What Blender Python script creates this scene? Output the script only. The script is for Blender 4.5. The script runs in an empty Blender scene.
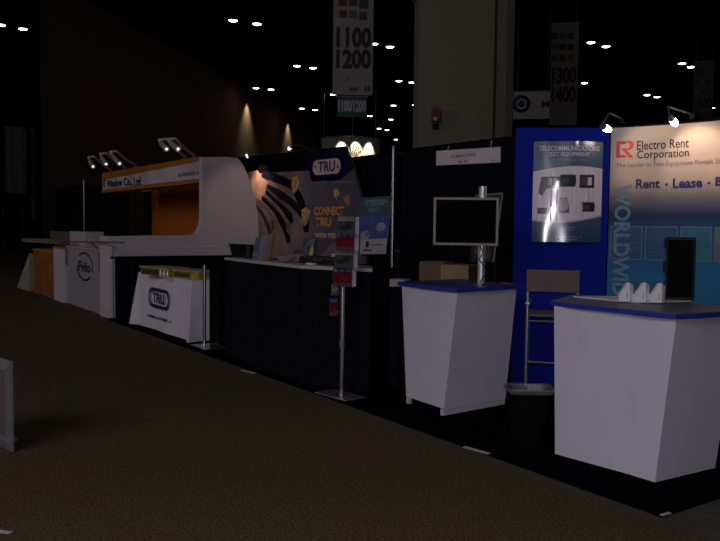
import bpy, bmesh, math, random
from mathutils import Vector, Matrix
random.seed(7)
SC = bpy.context.scene
COL = SC.collection
PI = math.pi
# ------------------------------------------------------------------ camera
F_PX, CAM_H = 780.0, 1.4
YAW = math.atan(531/780.0); PITCH = math.radians(3.2); ROLL = math.radians(0.7)
f0 = Vector((-math.cos(YAW), math.sin(YAW), 0)); r0 = Vector((math.sin(YAW), math.cos(YAW), 0)); up = Vector((0, 0, 1))
FW = f0*math.cos(PITCH) - up*math.sin(PITCH)
UP = f0*math.sin(PITCH) + up*math.cos(PITCH)
RT = r0*math.cos(ROLL) + UP*math.sin(ROLL)
UP = -r0*math.sin(ROLL) + UP*math.cos(ROLL)
CAM = Vector((0, 0, CAM_H))
cd = bpy.data.cameras.new('camera'); cam = bpy.data.objects.new('camera', cd); COL.objects.link(cam)
cd.sensor_width = 36; cd.lens = 36*F_PX/720; cd.clip_end = 400
cam.matrix_world = Matrix(((RT.x, UP.x, -FW.x, 0), (RT.y, UP.y, -FW.y, 0), (RT.z, UP.z, -FW.z, CAM_H), (0, 0, 0, 1)))
SC.camera = cam
# ------------------------------------------------------------------ world, exposure, large lights
SC.view_settings.view_transform = 'Standard'; SC.view_settings.look = 'None'
SC.view_settings.exposure = 0.0; SC.view_settings.gamma = 1.0; SC.view_settings.use_curve_mapping = False
w = bpy.data.worlds.new('hall_dark'); SC.world = w; w.use_nodes = True
w.node_tree.nodes['Background'].inputs[0].default_value = (0.5, 0.45, 0.5, 1)
w.node_tree.nodes['Background'].inputs[1].default_value = 0.0004

def light(name, kind, loc, target, power, color, **kw):
    d = bpy.data.lights.new(name, kind); d.energy = power; d.color = color
    for k, v in kw.items(): setattr(d, k, v)
    o = bpy.data.objects.new(name, d); COL.objects.link(o); o.location = loc
    o.rotation_euler = (Vector(target)-Vector(loc)).to_track_quat('-Z', 'Y').to_euler()
    return o
# area fills added out of view for ambient light, and the camera's flash
light('ambient_fill', 'AREA', (0.5, -8.5, 8.0), (-7, 4.5, 0.6), 430, (1.0, 0.90, 1.0), shape='RECTANGLE', size=10, size_y=5)
light('ambient_fill_left', 'AREA', (-20, -10, 6.0), (-14, 5, 1.2), 150, (1.0, 0.90, 0.95), shape='RECTANGLE', size=8, size_y=5)
light('camera_flash', 'POINT', (-0.01, 0.0, CAM_H+0.09), (0, 0, 0), 125, (0.93, 0.90, 1.0), shadow_soft_size=0.045)

# ------------------------------------------------------------------ photograph pixel -> point on a real plane
def ray(x, y): return FW + RT*((x-360)/F_PX) + UP*((270.5-y)/F_PX)
def Zp(x, y, z=0.0):
    d = ray(x, y); return CAM + d*((z-CAM_H)/d.z)
def Yp(x, y, yv):
    d = ray(x, y); return CAM + d*(yv/d.y)
def Xp(x, y, xv):
    d = ray(x, y); return CAM + d*(xv/d.x)
def Dp(x, y, dist):
    d = ray(x, y); return CAM + d*(dist/math.hypot(d.x, d.y))

# ------------------------------------------------------------------ materials
MATS = {}
def mat(name, color, rough=0.6, metal=0.0, var=0.12, scale=12.0, spec=0.4, bump=0.0, emit=None, es=0.0, alpha=None, trans=0.0):
    if name in MATS: return MATS[name]
    m = bpy.data.materials.new(name); m.use_nodes = True; nt = m.node_tree
    b = nt.nodes['Principled BSDF']
    tc = nt.nodes.new('ShaderNodeTexCoord'); nz = nt.nodes.new('ShaderNodeTexNoise'); nz.inputs['Scale'].default_value = scale
    nz.inputs['Detail'].default_value = 4
    nt.links.new(tc.outputs['Object'], nz.inputs['Vector'])
    cr = nt.nodes.new('ShaderNodeValToRGB')
    cr.color_ramp.elements[0].position = 0.3; cr.color_ramp.elements[1].position = 0.7
    cr.color_ramp.elements[0].color = (*[c*(1-var) for c in color], 1); cr.color_ramp.elements[1].color = (*[min(1, c*(1+var)) for c in color], 1)
    nt.links.new(nz.outputs['Fac'], cr.inputs['Fac']); nt.links.new(cr.outputs['Color'], b.inputs['Base Color'])
    b.inputs['Roughness'].default_value = rough; b.inputs['Metallic'].default_value = metal
    b.inputs['Specular IOR Level'].default_value = spec
    if bump:
        bp = nt.nodes.new('ShaderNodeBump'); bp.inputs['Strength'].default_value = bump; bp.inputs['Distance'].default_value = 0.01
        nt.links.new(nz.outputs['Fac'], bp.inputs['Height']); nt.links.new(bp.outputs['Normal'], b.inputs['Normal'])
    if emit:
        b.inputs['Emission Color'].default_value = (*emit, 1); b.inputs['Emission Strength'].default_value = es
    if trans: b.inputs['Transmission Weight'].default_value = trans
    if alpha is not None: b.inputs['Alpha'].default_value = alpha
    MATS[name] = m
    return m
def lin(r, g, b):
    return tuple(((c/255)/12.92 if c <= 10 else ((c/255+0.055)/1.055)**2.4) for c in (r, g, b))

M_black = mat('black_drape_cloth', (0.0075, 0.007, 0.0105), 0.95, var=0.2, scale=30, spec=0.03)
M_blackp = mat('black_plastic', (0.007, 0.007, 0.008), 0.5, spec=0.2)
M_metal = mat('brushed_aluminium', (0.62, 0.62, 0.66), 0.32, 1.0, scale=40)
M_steel = mat('dull_steel', (0.35, 0.35, 0.37), 0.45, 0.9)
M_chrome = mat('chrome', (0.8, 0.8, 0.83), 0.12, 1.0, var=0.03)
M_lam = mat('grey_white_laminate', (0.60, 0.57, 0.66), 0.55, var=0.03, scale=3, spec=0.25)
M_lam2 = mat('far_white_laminate', (0.62, 0.56, 0.60), 0.6, var=0.04, scale=2, spec=0.2)
M_gate = mat('grey_panel', (0.38, 0.36, 0.37), 0.6, var=0.05, scale=2)
M_blue = mat('blue_edge_trim', (0.02, 0.04, 0.32), 0.4)
M_top = mat('grey_counter_laminate', (0.13, 0.13, 0.20), 0.45, var=0.08, scale=60)
M_topblue = mat('dark_blue_counter_laminate', (0.03, 0.05, 0.26), 0.4, var=0.06, scale=60)
M_white = mat('white_paper', (0.75, 0.73, 0.78), 0.6, var=0.03)
M_cloth = mat('white_tablecloth', (0.80, 0.75, 0.84), 0.85, var=0.04, scale=6, spec=0.1)
M_orange = mat('orange_panel', (0.50, 0.125, 0.006), 0.6, var=0.08, scale=1.5)
M_orange2 = mat('orange_trim', (0.42, 0.15, 0.012), 0.6, var=0.06)
M_slat = mat('orange_wood_slats', (0.30, 0.11, 0.02), 0.6, var=0.25, scale=5)
M_navy = mat('navy_print', (0.012, 0.018, 0.12), 0.5)
M_inkd = mat('dark_ink', (0.02, 0.017, 0.02), 0.6)
M_greyink = mat('grey_ink', (0.22, 0.17, 0.15), 0.6)
M_red = mat('red_print', (0.55, 0.02, 0.025), 0.5)
M_gold = mat('gold_board', (0.50, 0.36, 0.06), 0.35, 0.3, var=0.25, scale=9)
M_darkw = mat('dark_brown_board', (0.05, 0.03, 0.015), 0.6)
M_card = mat('cardboard', (0.33, 0.22, 0.12), 0.8, var=0.08)
M_conc = mat('column_concrete', (0.215, 0.20, 0.145), 0.85, var=0.06, scale=1.2, spec=0.1)
M_hallwall = mat('brown_hall_wall', (0.165, 0.085, 0.048), 0.85, var=0.1, scale=0.4, spec=0.1)
M_ceil = mat('black_ceiling', (0.004, 0.004, 0.004), 0.95, spec=0.0)
M_dark = mat('dark_hall', (0.010, 0.008, 0.007), 0.95, var=0.3, scale=0.5, spec=0.0)
M_floor = mat('bare_concrete_floor', (0.085, 0.078, 0.066), 0.85, var=0.2, scale=7, spec=0.15)
M_bcarpet = mat('black_booth_carpet', (0.0045, 0.004, 0.006), 1.0, var=0.4, scale=120, spec=0.0)
M_blueband = mat('blue_fabric_panel', (0.006, 0.018, 0.30), 0.85, var=0.08, scale=50, spec=0.15)
M_glow = mat('lamp_diffuser', (0.9, 0.9, 0.9), 0.4, emit=(1, 0.96, 0.95), es=8)
M_halo = mat('halogen_glass', (0.9, 0.85, 0.8), 0.4, emit=(1, 0.90, 0.78), es=14)
M_spark = mat('dim_halogen_bulb', (0.9, 0.85, 0.8), 0.4, emit=(1, 0.95, 0.85), es=1.3)

def carpet_mat():
    m = bpy.data.materials.new('speckled_brown_carpet'); m.use_nodes = True; nt = m.node_tree; b = nt.nodes['Principled BSDF']
    tc = nt.nodes.new('ShaderNodeTexCoord')
    n1 = nt.nodes.new('ShaderNodeTexNoise'); n1.inputs['Scale'].default_value = 75; n1.inputs['Detail'].default_value = 6; n1.inputs['Roughness'].default_value = 0.7
    n2 = nt.nodes.new('ShaderNodeTexNoise'); n2.inputs['Scale'].default_value = 1.6; n2.inputs['Detail'].default_value = 3
    nt.links.new(tc.outputs['Object'], n1.inputs['Vector']); nt.links.new(tc.outputs['Object'], n2.inputs['Vector'])
    c1 = nt.nodes.new('ShaderNodeValToRGB'); e = c1.color_ramp.elements
    e[0].position = 0.32; e[0].color = (0.035, 0.029, 0.018, 1); e[1].position = 0.68; e[1].color = (0.21, 0.165, 0.105, 1)
    k = c1.color_ramp.elements.new(0.5); k.color = (0.105, 0.082, 0.050, 1)
    c2 = nt.nodes.new('ShaderNodeValToRGB'); e = c2.color_ramp.elements
    e[0].position = 0.35; e[0].color = (0.86, 1.0, 0.72, 1); e[1].position = 0.65; e[1].color = (1.0, 0.88, 0.82, 1)
    mx = nt.nodes.new('ShaderNodeMix'); mx.data_type = 'RGBA'; mx.blend_type = 'MULTIPLY'; mx.inputs[0].default_value = 1
    nt.links.new(n1.outputs['Fac'], c1.inputs[0]); nt.links.new(n2.outputs['Fac'], c2.inputs[0])
    nt.links.new(c1.outputs[0], mx.inputs[6]); nt.links.new(c2.outputs[0], mx.inputs[7]); nt.links.new(mx.outputs[2], b.inputs['Base Color'])
    bp = nt.nodes.new('ShaderNodeBump'); bp.inputs['Strength'].default_value = 0.6; bp.inputs['Distance'].default_value = 0.008
    nt.links.new(n1.outputs['Fac'], bp.inputs['Height']); nt.links.new(bp.outputs[0], b.inputs['Normal'])
    b.inputs['Roughness'].default_value = 0.95; b.inputs['Specular IOR Level'].default_value = 0.05
    return m
def ramp_mat(name, axis, stops, rough=0.45, noise=None, spec=0.3):
    """a printed graphic whose own colours change along one local axis (world metres)"""
    m = bpy.data.materials.new(name); m.use_nodes = True; nt = m.node_tree; b = nt.nodes['Principled BSDF']
    tc = nt.nodes.new('ShaderNodeTexCoord'); sp = nt.nodes.new('ShaderNodeSeparateXYZ'); nt.links.new(tc.outputs['Object'], sp.inputs[0])
    lo, hi = stops[0][0], stops[-1][0]
    mr = nt.nodes.new('ShaderNodeMapRange'); mr.inputs[1].default_value = lo; mr.inputs[2].default_value = hi
    nt.links.new(sp.outputs[axis], mr.inputs[0])
    cr = nt.nodes.new('ShaderNodeValToRGB'); els = cr.color_ramp.elements
    els[0].position = 0; els[0].color = (*stops[0][1], 1); els[1].position = 1; els[1].color = (*stops[-1][1], 1)
    for p, c in stops[1:-1]:
        e = els.new((p-lo)/(hi-lo)); e.color = (*c, 1)
    nt.links.new(mr.outputs[0], cr.inputs[0])
    out = cr.outputs[0]
    if noise:
        nz = nt.nodes.new('ShaderNodeTexNoise'); nz.inputs['Scale'].default_value = noise[0]; nz.inputs['Detail'].default_value = 3
        nt.links.new(tc.outputs['Object'], nz.inputs['Vector'])
        c2 = nt.nodes.new('ShaderNodeValToRGB'); c2.color_ramp.elements[0].position = .35; c2.color_ramp.elements[1].position = .68
        c2.color_ramp.elements[0].color = (*noise[1], 1); c2.color_ramp.elements[1].color = (*noise[2], 1)
        nt.links.new(nz.outputs['Fac'], c2.inputs[0])
        mx = nt.nodes.new('ShaderNodeMix'); mx.data_type = 'RGBA'; mx.blend_type = 'MULTIPLY'; mx.inputs[0].default_value = 1
        nt.links.new(out, mx.inputs[6]); nt.links.new(c2.outputs[0], mx.inputs[7]); out = mx.outputs[2]
    nt.links.new(out, b.inputs['Base Color']); b.inputs['Roughness'].default_value = rough; b.inputs['Specular IOR Level'].default_value = spec
    return m

# ------------------------------------------------------------------ mesh helpers (all take world coordinates)
class MB:
    def __init__(s): s.bm = bmesh.new()
    def box(s, c, size, rot=0.0, tilt=None, bevel=0.0):
        b = bmesh.new(); bmesh.ops.create_cube(b, size=1.0)
        bmesh.ops.scale(b, vec=size, verts=b.verts)
        if bevel: bmesh.ops.bevel(b, geom=b.edges[:], offset=bevel, segments=2, affect='EDGES', profile=0.5)
        R = Matrix.Rotation(rot, 4, 'Z')
        if tilt is not None: R = R @ Matrix.Rotation(tilt, 4, 'X')
        b.transform(Matrix.Translation(Vector(c)) @ R); s._merge(b); return s
    def _merge(s, b):
        me = bpy.data.meshes.new('tmp'); b.to_mesh(me); b.free(); s.bm.from_mesh(me); bpy.data.meshes.remove(me)
    def tube(s, pts, r, n=10, r2=None):
        pts = [Vector(p) for p in pts]; rings = []
        for i, p in enumerate(pts):
            a = pts[max(i-1, 0)]; c = pts[min(i+1, len(pts)-1)]; t = (c-a).normalized()
            x = t.orthogonal().normalized() if i == 0 else (px - t*px.dot(t)).normalized()
            px = x; y = t.cross(x)
            rr = r if r2 is None else r + (r2-r)*i/(len(pts)-1)
            rings.append([s.bm.verts.new(p + (x*math.cos(2*PI*k/n)+y*math.sin(2*PI*k/n))*rr) for k in range(n)])
        s._skin(rings); return s
    def _skin(s, rings, caps=True):
        n = len(rings[0])
        for a, b in zip(rings, rings[1:]):
            for k in range(n): s.bm.faces.new((a[k], a[(k+1) % n], b[(k+1) % n], b[k]))
        if caps:
            s.bm.faces.new(rings[0][::-1]); s.bm.faces.new(rings[-1])
    def loft(s, rings, caps=True):
        s._skin([[s.bm.verts.new(Vector(p)) for p in r] for r in rings], caps); return s
    def lathe(s, c, prof, n=20, axis=(0, 0, 1)):
        ax = Vector(axis).normalized(); x = ax.orthogonal().normalized(); y = ax.cross(x); c = Vector(c)
        s.loft([[c+ax*h+(x*math.cos(2*PI*k/n)+y*math.sin(2*PI*k/n))*max(r, 1e-4) for k in range(n)] for r, h in prof]); return s
    def prism(s, pts, vec):
        v = Vector(vec); s.loft([[Vector(p) for p in pts], [Vector(p)+v for p in pts]]); return s
    def build(s, name, m, parent=None, smooth=None):
        bm = s.bm; bmesh.ops.recalc_face_normals(bm, faces=bm.faces)
        if parent is not None: bm.transform(world_of(parent).inverted())
        me = bpy.data.meshes.new(name); bm.to_mesh(me); bm.free(); me.materials.append(m)
        o = bpy.data.objects.new(name, me); COL.objects.link(o)
        if smooth: me.polygons.foreach_set('use_smooth', [True]*len(me.polygons)); me.set_sharp_from_angle(angle=math.radians(smooth))
        if parent is not None: o.parent = parent
        return o
def world_of(o):
    m = Matrix.Translation(o.location) @ o.rotation_euler.to_matrix().to_4x4()
    return world_of(o.parent) @ m if o.parent else m
def tag(o, label, cat, group=None, kind=None):
    o['label'] = label; o['category'] = cat
    if group: o['group'] = group
    if kind: o['kind'] = kind
    return o
def thing(name, label, cat, loc=(0, 0, 0), rotz=0.0, group=None):
    o = bpy.data.objects.new(name, None); COL.objects.link(o); o.empty_display_size = 0.1
    o.location = loc; o.rotation_euler = (0, 0, rotz); return tag(o, label, cat, group)
def plabel(o, t): o['label'] = t; return o
def struct(o): o['kind'] = 'structure'; return o
def copy_tree(o, parent=None):
    c = o.copy(); COL.objects.link(c); c.parent = parent
    for ch in list(o.children): copy_tree(ch, c)
    return c

class Plane:
    """vertical plane through P and Q (xy); u runs from P towards Q, v is height, off is towards the camera"""
    def __init__(s, P, Q):
        s.P = Vector((P[0], P[1], 0)); d = Vector((Q[0]-P[0], Q[1]-P[1], 0)); s.len = d.length; s.t = d.normalized()
        s.n = s.t.cross(up)
        if s.n.dot(CAM-s.P) < 0: s.n = -s.n
    def uv(s, x, y):
        d = ray(x, y); k = (s.P-CAM).dot(s.n)/d.dot(s.n); p = CAM+d*k; return ((p-s.P).dot(s.t), p.z)
    def __call__(s, u, v, off=0.0): return s.P + s.t*u + up*v + s.n*off
class Arc:
    def __init__(s, P, heading, R): 
        s.R = R; h = math.radians(heading); s.c = Vector((P[0]+R*math.sin(h), P[1]-R*math.cos(h), 0)); s.a0 = h+PI/2
    def uv(s, x, y):
        d = ray(x, y); dx, dy = d.x, d.y; cx, cy = s.c.x, s.c.y
        A = dx*dx+dy*dy; B = -2*(dx*cx+dy*cy); Cc = cx*cx+cy*cy-s.R**2
        k = (-B+math.sqrt(B*B-4*A*Cc))/(2*A); p = CAM+d*k
        a = math.atan2(p.y-cy, p.x-cx); return ((s.a0-a)*s.R, p.z)
    def __call__(s, u, v, off=0.0):
        a = s.a0-u/s.R; r = s.R-off; return s.c+Vector((math.cos(a)*r, math.sin(a)*r, v))

def decal(polys, surf, name, m, parent, off=0.003, cut=0, th=0.0):
    """flat print: 2D polygons laid on a surface"""
    bm = bmesh.new()
    for p in polys:
        bm.faces.new([bm.verts.new((q[0], q[1], 0)) for q in p])
    return _lay(bm, surf, name, m, parent, off, cut)
def _lay(bm, surf, name, m, parent, off, cut):
    if cut:
        us = [v.co.x for v in bm.verts]; a, b = min(us), max(us)
        for i in range(1, cut):
            bmesh.ops.bisect_plane(bm, geom=bm.verts[:]+bm.edges[:]+bm.faces[:], plane_co=(a+(b-a)*i/cut, 0, 0), plane_no=(1, 0, 0))
    if surf is globals().get('poster'):
        for i in range(1, 40): bmesh.ops.bisect_plane(bm, geom=bm.verts[:]+bm.edges[:]+bm.faces[:], plane_co=(pu0+PW*i/40, 0, 0), plane_no=(1, 0, 0))
        for j in range(1, 30): bmesh.ops.bisect_plane(bm, geom=bm.verts[:]+bm.edges[:]+bm.faces[:], plane_co=(0, pv0+(pv1-pv0)*j/30, 0), plane_no=(0, 1, 0))
    bmesh.ops.triangulate(bm, faces=[f for f in bm.faces if len(f.verts) > 4])
    for v in bm.verts: v.co = surf(v.co.x, v.co.y, off)
    for f in bm.faces:
        f.normal_update()
        if f.normal.dot(CAM-f.calc_center_median()) < 0: f.normal_flip()
    if parent is not None: bm.transform(world_of(parent).inverted())
    me = bpy.data.meshes.new(name); bm.to_mesh(me); bm.free(); me.materials.append(m)
    if surf is globals().get('poster'): me.polygons.foreach_set('use_smooth', [True]*len(me.polygons))
    o = bpy.data.objects.new(name, me); COL.objects.link(o)
    if parent is not None: o.parent = parent
    return o
def text2d(s, bold=0.0):
    c = bpy.data.curves.new('t', 'FONT'); c.body = s; c.size = 1; c.offset = bold; c.resolution_u = 3; c.fill_mode = 'FRONT'
    o = bpy.data.objects.new('t', c); COL.objects.link(o); bpy.context.view_layer.update()
    dg = bpy.context.evaluated_depsgraph_get(); me = bpy.data.meshes.new_from_object(o.evaluated_get(dg))
    bm = bmesh.new(); bm.from_mesh(me); bpy.data.objects.remove(o); bpy.data.curves.remove(c); bpy.data.meshes.remove(me)
    return bm
def text(s, surf, box, name, m, parent, off=0.003, bold=0.0, rot=False):
    """lettering whose outline fills box = (u0, v0, u1, v1); rot: reads downwards"""
    bm = text2d(s, bold)
    if rot:
        for v in bm.verts: v.co = Vector((v.co.y, -v.co.x, 0))
    xs = [v.co.x for v in bm.verts]; ys = [v.co.y for v in bm.verts]
    a, b, c, d = min(xs), max(xs), min(ys), max(ys); u0, v0, u1, v1 = box
    for v in bm.verts: v.co = Vector((u0+(v.co.x-a)/(b-a)*(u1-u0), v0+(v.co.y-c)/(d-c)*(v1-v0), 0))
    return _lay(bm, surf, name, m, parent, off, 0)
def pbox(surf, x0, y0, x1, y1):
    """uv box whose left and right edges are those pixels, heights averaged at its middle"""
    ua, va = surf.uv(x0, y0); ub, vb = surf.uv(x1, y1); xm = (x0+x1)/2
    return (min(ua, ub), min(surf.uv(xm, max(y0, y1))[1], 9), max(ua, ub), surf.uv(xm, min(y0, y1))[1])
def blocks(box, n, seed, gap=0.25):
    """an unreadable line of print: short strokes"""
    r = random.Random(seed); u0, v0, u1, v1 = box; w = (u1-u0)/n; out = []
    for i in range(n):
        if r.random() < 0.12: continue
        a = u0+i*w; b = a+w*(1-gap); t = v1-(v1-v0)*r.choice((0, 0, 0.25))
        out.append([(a, v0), (b, v0), (b, t), (a, t)])
    return out
def ribbon(pts, ws):
    L, Rr = [], []
    for i, p in enumerate(pts):
        a = Vector(pts[max(i-1, 0)]); c = Vector(pts[min(i+1, len(pts)-1)]); t = (c-a).normalized(); n = Vector((-t.y, t.x))
        p = Vector(p); L.append(tuple(p+n*ws[i]/2)); Rr.append(tuple(p-n*ws[i]/2))
    return [[L[i], L[i+1], Rr[i+1], Rr[i]] for i in range(len(pts)-1)]
def stadium(u0, v0, u1, v1, k=8):
    r = (v1-v0)/2*0.98; cy = (v0+v1)/2; out = []
    for i in range(k+1):
        a = -PI/2+PI*i/k; out.append((u1-r+math.cos(a)*r, cy+math.sin(a)*r))
    for i in range(k+1):
        a = PI/2+PI*i/k; out.append((u0+r+math.cos(a)*r, cy+math.sin(a)*r))
    return out
def ellipse(u, v, a, b, k=24, a0=0, a1=2*PI): return [(u+a*math.cos(a0+(a1-a0)*i/k), v+b*math.sin(a0+(a1-a0)*i/k)) for i in range(k)]
def ringband(u, v, a, b, t, k=28, a0=0, a1=2*PI):
    out = []
    for i in range(k):
        p, q = a0+(a1-a0)*i/k, a0+(a1-a0)*(i+1)/k
        out.append([(u+a*math.cos(p), v+b*math.sin(p)), (u+a*math.cos(q), v+b*math.sin(q)), (u+(a-t)*math.cos(q), v+(b-t)*math.sin(q)), (u+(a-t)*math.cos(p), v+(b-t)*math.sin(p))])
    return out
def rect(b): return [(b[0], b[1]), (b[2], b[1]), (b[2], b[3]), (b[0], b[3])]
def frame(b, t):
    u0, v0, u1, v1 = b
    return [rect((u0, v0, u1, v0+t)), rect((u0, v1-t, u1, v1)), rect((u0, v0+t, u0+t, v1-t)), rect((u1-t, v0+t, u1, v1-t))]
def cloth_sheet(P, Q, z0, z1, fold=0.16, amp=0.025, nz=5, seed=0, flare=0.0):
    """hanging pleated cloth from P to Q"""
    r = random.Random(seed); b = MB(); P = Vector((P[0], P[1], 0)); Q = Vector((Q[0], Q[1], 0)); d = Q-P; L = d.length; t = d/L; n = Vector((t.y, -t.x, 0))
    nu = max(8, int(L/fold*8)); ph = [r.uniform(0, 6) for _ in range(3)]
    g = []
    for i in range(nu+1):
        u = L*i/nu; col = []
        for j in range(nz+1):
            k = j/nz; z = z0+(z1-z0)*k
            a = amp*(1-0.45*k)
            o = a*(math.sin(2*PI*u/fold+ph[0]+0.8*math.sin(u*2.1+ph[1]))+0.35*math.sin(2*PI*u/fold*2.3+ph[2]+k))
            col.append(b.bm.verts.new(P+t*u+n*(o+flare*(1-k))+up*z))
        g.append(col)
    for i in range(nu):
        for j in range(nz): b.bm.faces.new((g[i][j], g[i+1][j], g[i+1][j+1], g[i][j+1]))
    return b
def rrect(cx, cy, w, d, r, z, k=4, rot=0.0):
    out = []
    for (sx, sy, a0) in ((1, 1, 0), (-1, 1, PI/2), (-1, -1, PI), (1, -1, 1.5*PI)):
        for i in range(k+1):
            a = a0+PI/2*i/k; x = sx*(w/2-r)+math.cos(a)*r; y = sy*(d/2-r)+math.sin(a)*r
            out.append(Vector((cx+x*math.cos(rot)-y*math.sin(rot), cy+x*math.sin(rot)+y*math.cos(rot), z)))
    return out

# ================================================================== THE SETTING
CEIL = 9.6
struct(MB().box((-40, 30, -0.10), (150, 130, 0.2)).build('floor', M_floor))
struct(MB().box((-40, 30, CEIL+0.1), (150, 130, 0.2)).build('ceiling', M_ceil))
wA, wB = Vector((-28.8, 6.9, 0)), Vector((-54.0, 32.0, 0)); wd = (wB-wA).normalized(); wn = Vector((wd.y, -wd.x, 0))
if wn.dot(CAM-wA) < 0: wn = -wn
wE = wB+wd*1.6; wA = wA-wd*1.35
struct(MB().prism([wA, wE, wE-wn*0.1, wA-wn*0.1], (0, 0, CEIL)).build('wall_left', M_hallwall))
struct(MB().prism([wA-wd*.02+wn*.01, wA-wd*.02-wn*.12, wA-wd*.22-wn*.12, wA-wd*.22+wn*.01], (0, 0, CEIL)).build('wall_end_mask', M_dark))  # dark strip added to hide the brown wall's brightly lit end face
struct(MB().box((-114, 30, CEIL/2), (0.4, 130, CEIL)).build('wall_end', M_dark))
struct(MB().box((-40, 94.5, CEIL/2), (150, 0.4, CEIL)).build('wall_back', M_dark))
# carpets
EDGE = 3.33
b = MB(); b.prism([(-60, -14, 0.001), (9, -14, 0.001), (9, 30, 0.001), (-1.92, 30, 0.001), (-1.92, 3.25, 0.001), (-60, 3.25, 0.001)], (0, 0, 0.011))
tag(b.build('aisle_carpet', carpet_mat()), 'speckled brown aisle carpet covering the open floor in front of the booths', 'carpet')
b = MB(); b.prism([(-8.30, EDGE, 0.001), (-2.25, EDGE, 0.001), (-2.25, 6.6, 0.001), (-8.30, 6.6, 0.001)], (0, 0, 0.012))
tag(b.build('booth_carpet', M_bcarpet), 'black booth carpet under the two flared counters and the brochure stand', 'carpet')
b = MB(); b.prism([(-11.4, EDGE, 0.001), (-8.31, EDGE, 0.001), (-8.31, 6.6, 0.001), (-11.4, 6.6, 0.001)], (0, 0, 0.012))
tag(b.build('booth_carpet', M_bcarpet), 'black booth carpet under the white clothed table', 'carpet')
M_tape = mat('white_tape', (0.55, 0.52, 0.48), 0.7)
for (pa, pb, wd_, lab) in (((464, 449), (489, 456), 0.035, 'white floor tape strip in front of the flared counter holding the monitor pole'),
                      ((241, 371.5), (255, 375), 0.04, 'white floor tape strip in front of the black skirted counter'),
                      ((661, 518), (670, 515.5), 0.02, 'small tape scrap at the corner of the black booth carpet'),
                      ((0, 534.5), (11, 536), 0.03, 'pale paper scrap on the carpet at the lower left picture corner')):
    A, B = Zp(*pa), Zp(*pb); d = (B-A).normalized(); n = Vector((-d.y, d.x, 0))*wd_/2
    A.z = B.z = 0.0135
    if lab.startswith('pale'): A = A-d*0.1
    tag(MB().prism([A-n, B-n, B+n, A+n], (0, 0, 0.002)).build('floor_tape' if 'tape' in lab else 'paper_scrap', M_tape), lab, 'tape' if 'tape' in lab else 'paper')

# hall column
cx = Dp(460.5, 228, 16.0); dx = Vector((cx.x, cx.y, 0)).normalized(); tx = Vector((dx.y, -dx.x, 0))
if tx.dot(RT) < 0: tx = -tx
cw = 2.03/2
t = thing('concrete_column', 'massive pale concrete hall column rising behind the black drape', 'column', (cx.x, cx.y, 0))
prof = [(-cw, 0.35), (-cw+0.12, 0), (cw-0.42, 0), (cw-0.36, 0.14), (cw-0.24, 0.14), (cw-0.18, 0.10), (cw-0.02, 0.22), (cw, 0.4), (cw, 1.6), (-cw, 1.6)]
c0 = Vector((cx.x, cx.y, 0))
MB().prism([c0+tx*a+dx*(q-0.1) for a, q in prof], (0, 0, 6.0)).build('shaft', M_conc, t)
prof2 = [(-cw-0.04, 0.3), (-cw+0.1, -0.06), (cw-0.1, -0.06), (cw+0.04, 0.3), (cw+0.04, 1.64), (-cw-0.04, 1.64)]
MB().prism([c0+tx*a+dx*(q-0.1)+up*6.0 for a, q in prof2], (0, 0, CEIL-6.02)).build('capital', M_conc, t)
# red alarm sign on the column
pl = Plane((c0-tx*cw-dx*0.1).xy, (c0+tx*cw-dx*0.1).xy)
u, v = pl.uv(435.5, 116.5)
fs = thing('fire_sign', 'red fire extinguisher sign projecting from the concrete column', 'sign', pl(u, v-0.15, 0.08))
MB().prism([pl(u-0.085, v-0.11, 0.05), pl(u+0.085, v-0.11, 0.05), pl(u+0.085, v+0.10, 0.05), pl(u+0.06, v+0.16, 0.05), pl(u-0.06, v+0.16, 0.05), pl(u-0.085, v+0.10, 0.05)], pl.n*0.10).build('sign_box', mat('alarm_red', (0.22, 0.02, 0.02), 0.6), fs)
MB().box(pl(u, v-0.2, 0.03), (0.12, 0.06, 0.12)).build('bracket', M_blackp, fs)
decal([ellipse(u, v-0.06, 0.03, 0.03, 12)], pl, 'lens', M_white, fs, 0.153)
decal([ellipse(u, v+0.06, 0.05, 0.06, 12)], pl, 'symbol', M_darkw, fs, 0.153)

# ceiling lamps
def ceiling_lamp(x, y, lab):
    p = Zp(x, y, CEIL-0.45)
    rr = 0.18 if y > 84 else 0.17
    t = thing('ceiling_lamp', lab, 'lamp', p, 0, 'hall ceiling lamps')
    MB().lathe(p, [(rr+0.02, 0.0), (rr+0.03, 0.05), (rr*0.7, 0.2), (0.06, 0.28), (0.03, 0.32), (0.03, 0.44)], 16).build('shade', M_dark, t)
    MB().lathe(p, [(0.01, -0.035), (rr*0.7, -0.03), (rr, -0.004)], 16).build('diffuser', M_glow, t)
LP = [(233, 20.5), (257, 24), (1, 25), (23, 29), (297, 66), (313, 68), (256, 88), (271, 89.5), (302, 108.5), (315, 110),
      (374, 44), (390, 47), (399, 81), (412, 82.5), (333, 94.5), (346, 96), (358.5, 115), (370, 116), (393.5, 105.5), (415, 105), (391, 119.5),
      (379, 128.5), (387, 130), (396, 139.5), (591, 42.5), (606, 46.5), (584.5, 83), (682, 63.5), (691, 67), (647, 95), (657, 97), (712, 108)]
PAIRS = ['topmost pair between banner 1100 and the tall orange header lamps', 'pair at the far upper left over the empty aisle', 'second highest pair left of the 1100 banner', 'third highest pair left of the 1100 banner',
         'lowest pair left of the 1100 banner', 'topmost pair right of the 1100 banner', 'pair nearest the column left edge, level with number 1200', 'pair at the bottom edge of the 1100 banner',
         'pair just below the teal sign', 'wide spaced pair left of the column sign', 'row above the round lit sign', 'low row touching the round lit sign', 'topmost pair right of the 1300 banner', 'mixed row at the 1300 banner foot', 'row beside the 1500 banner', 'lowest row left of the 1500 banner']
LAB = {}
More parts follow.
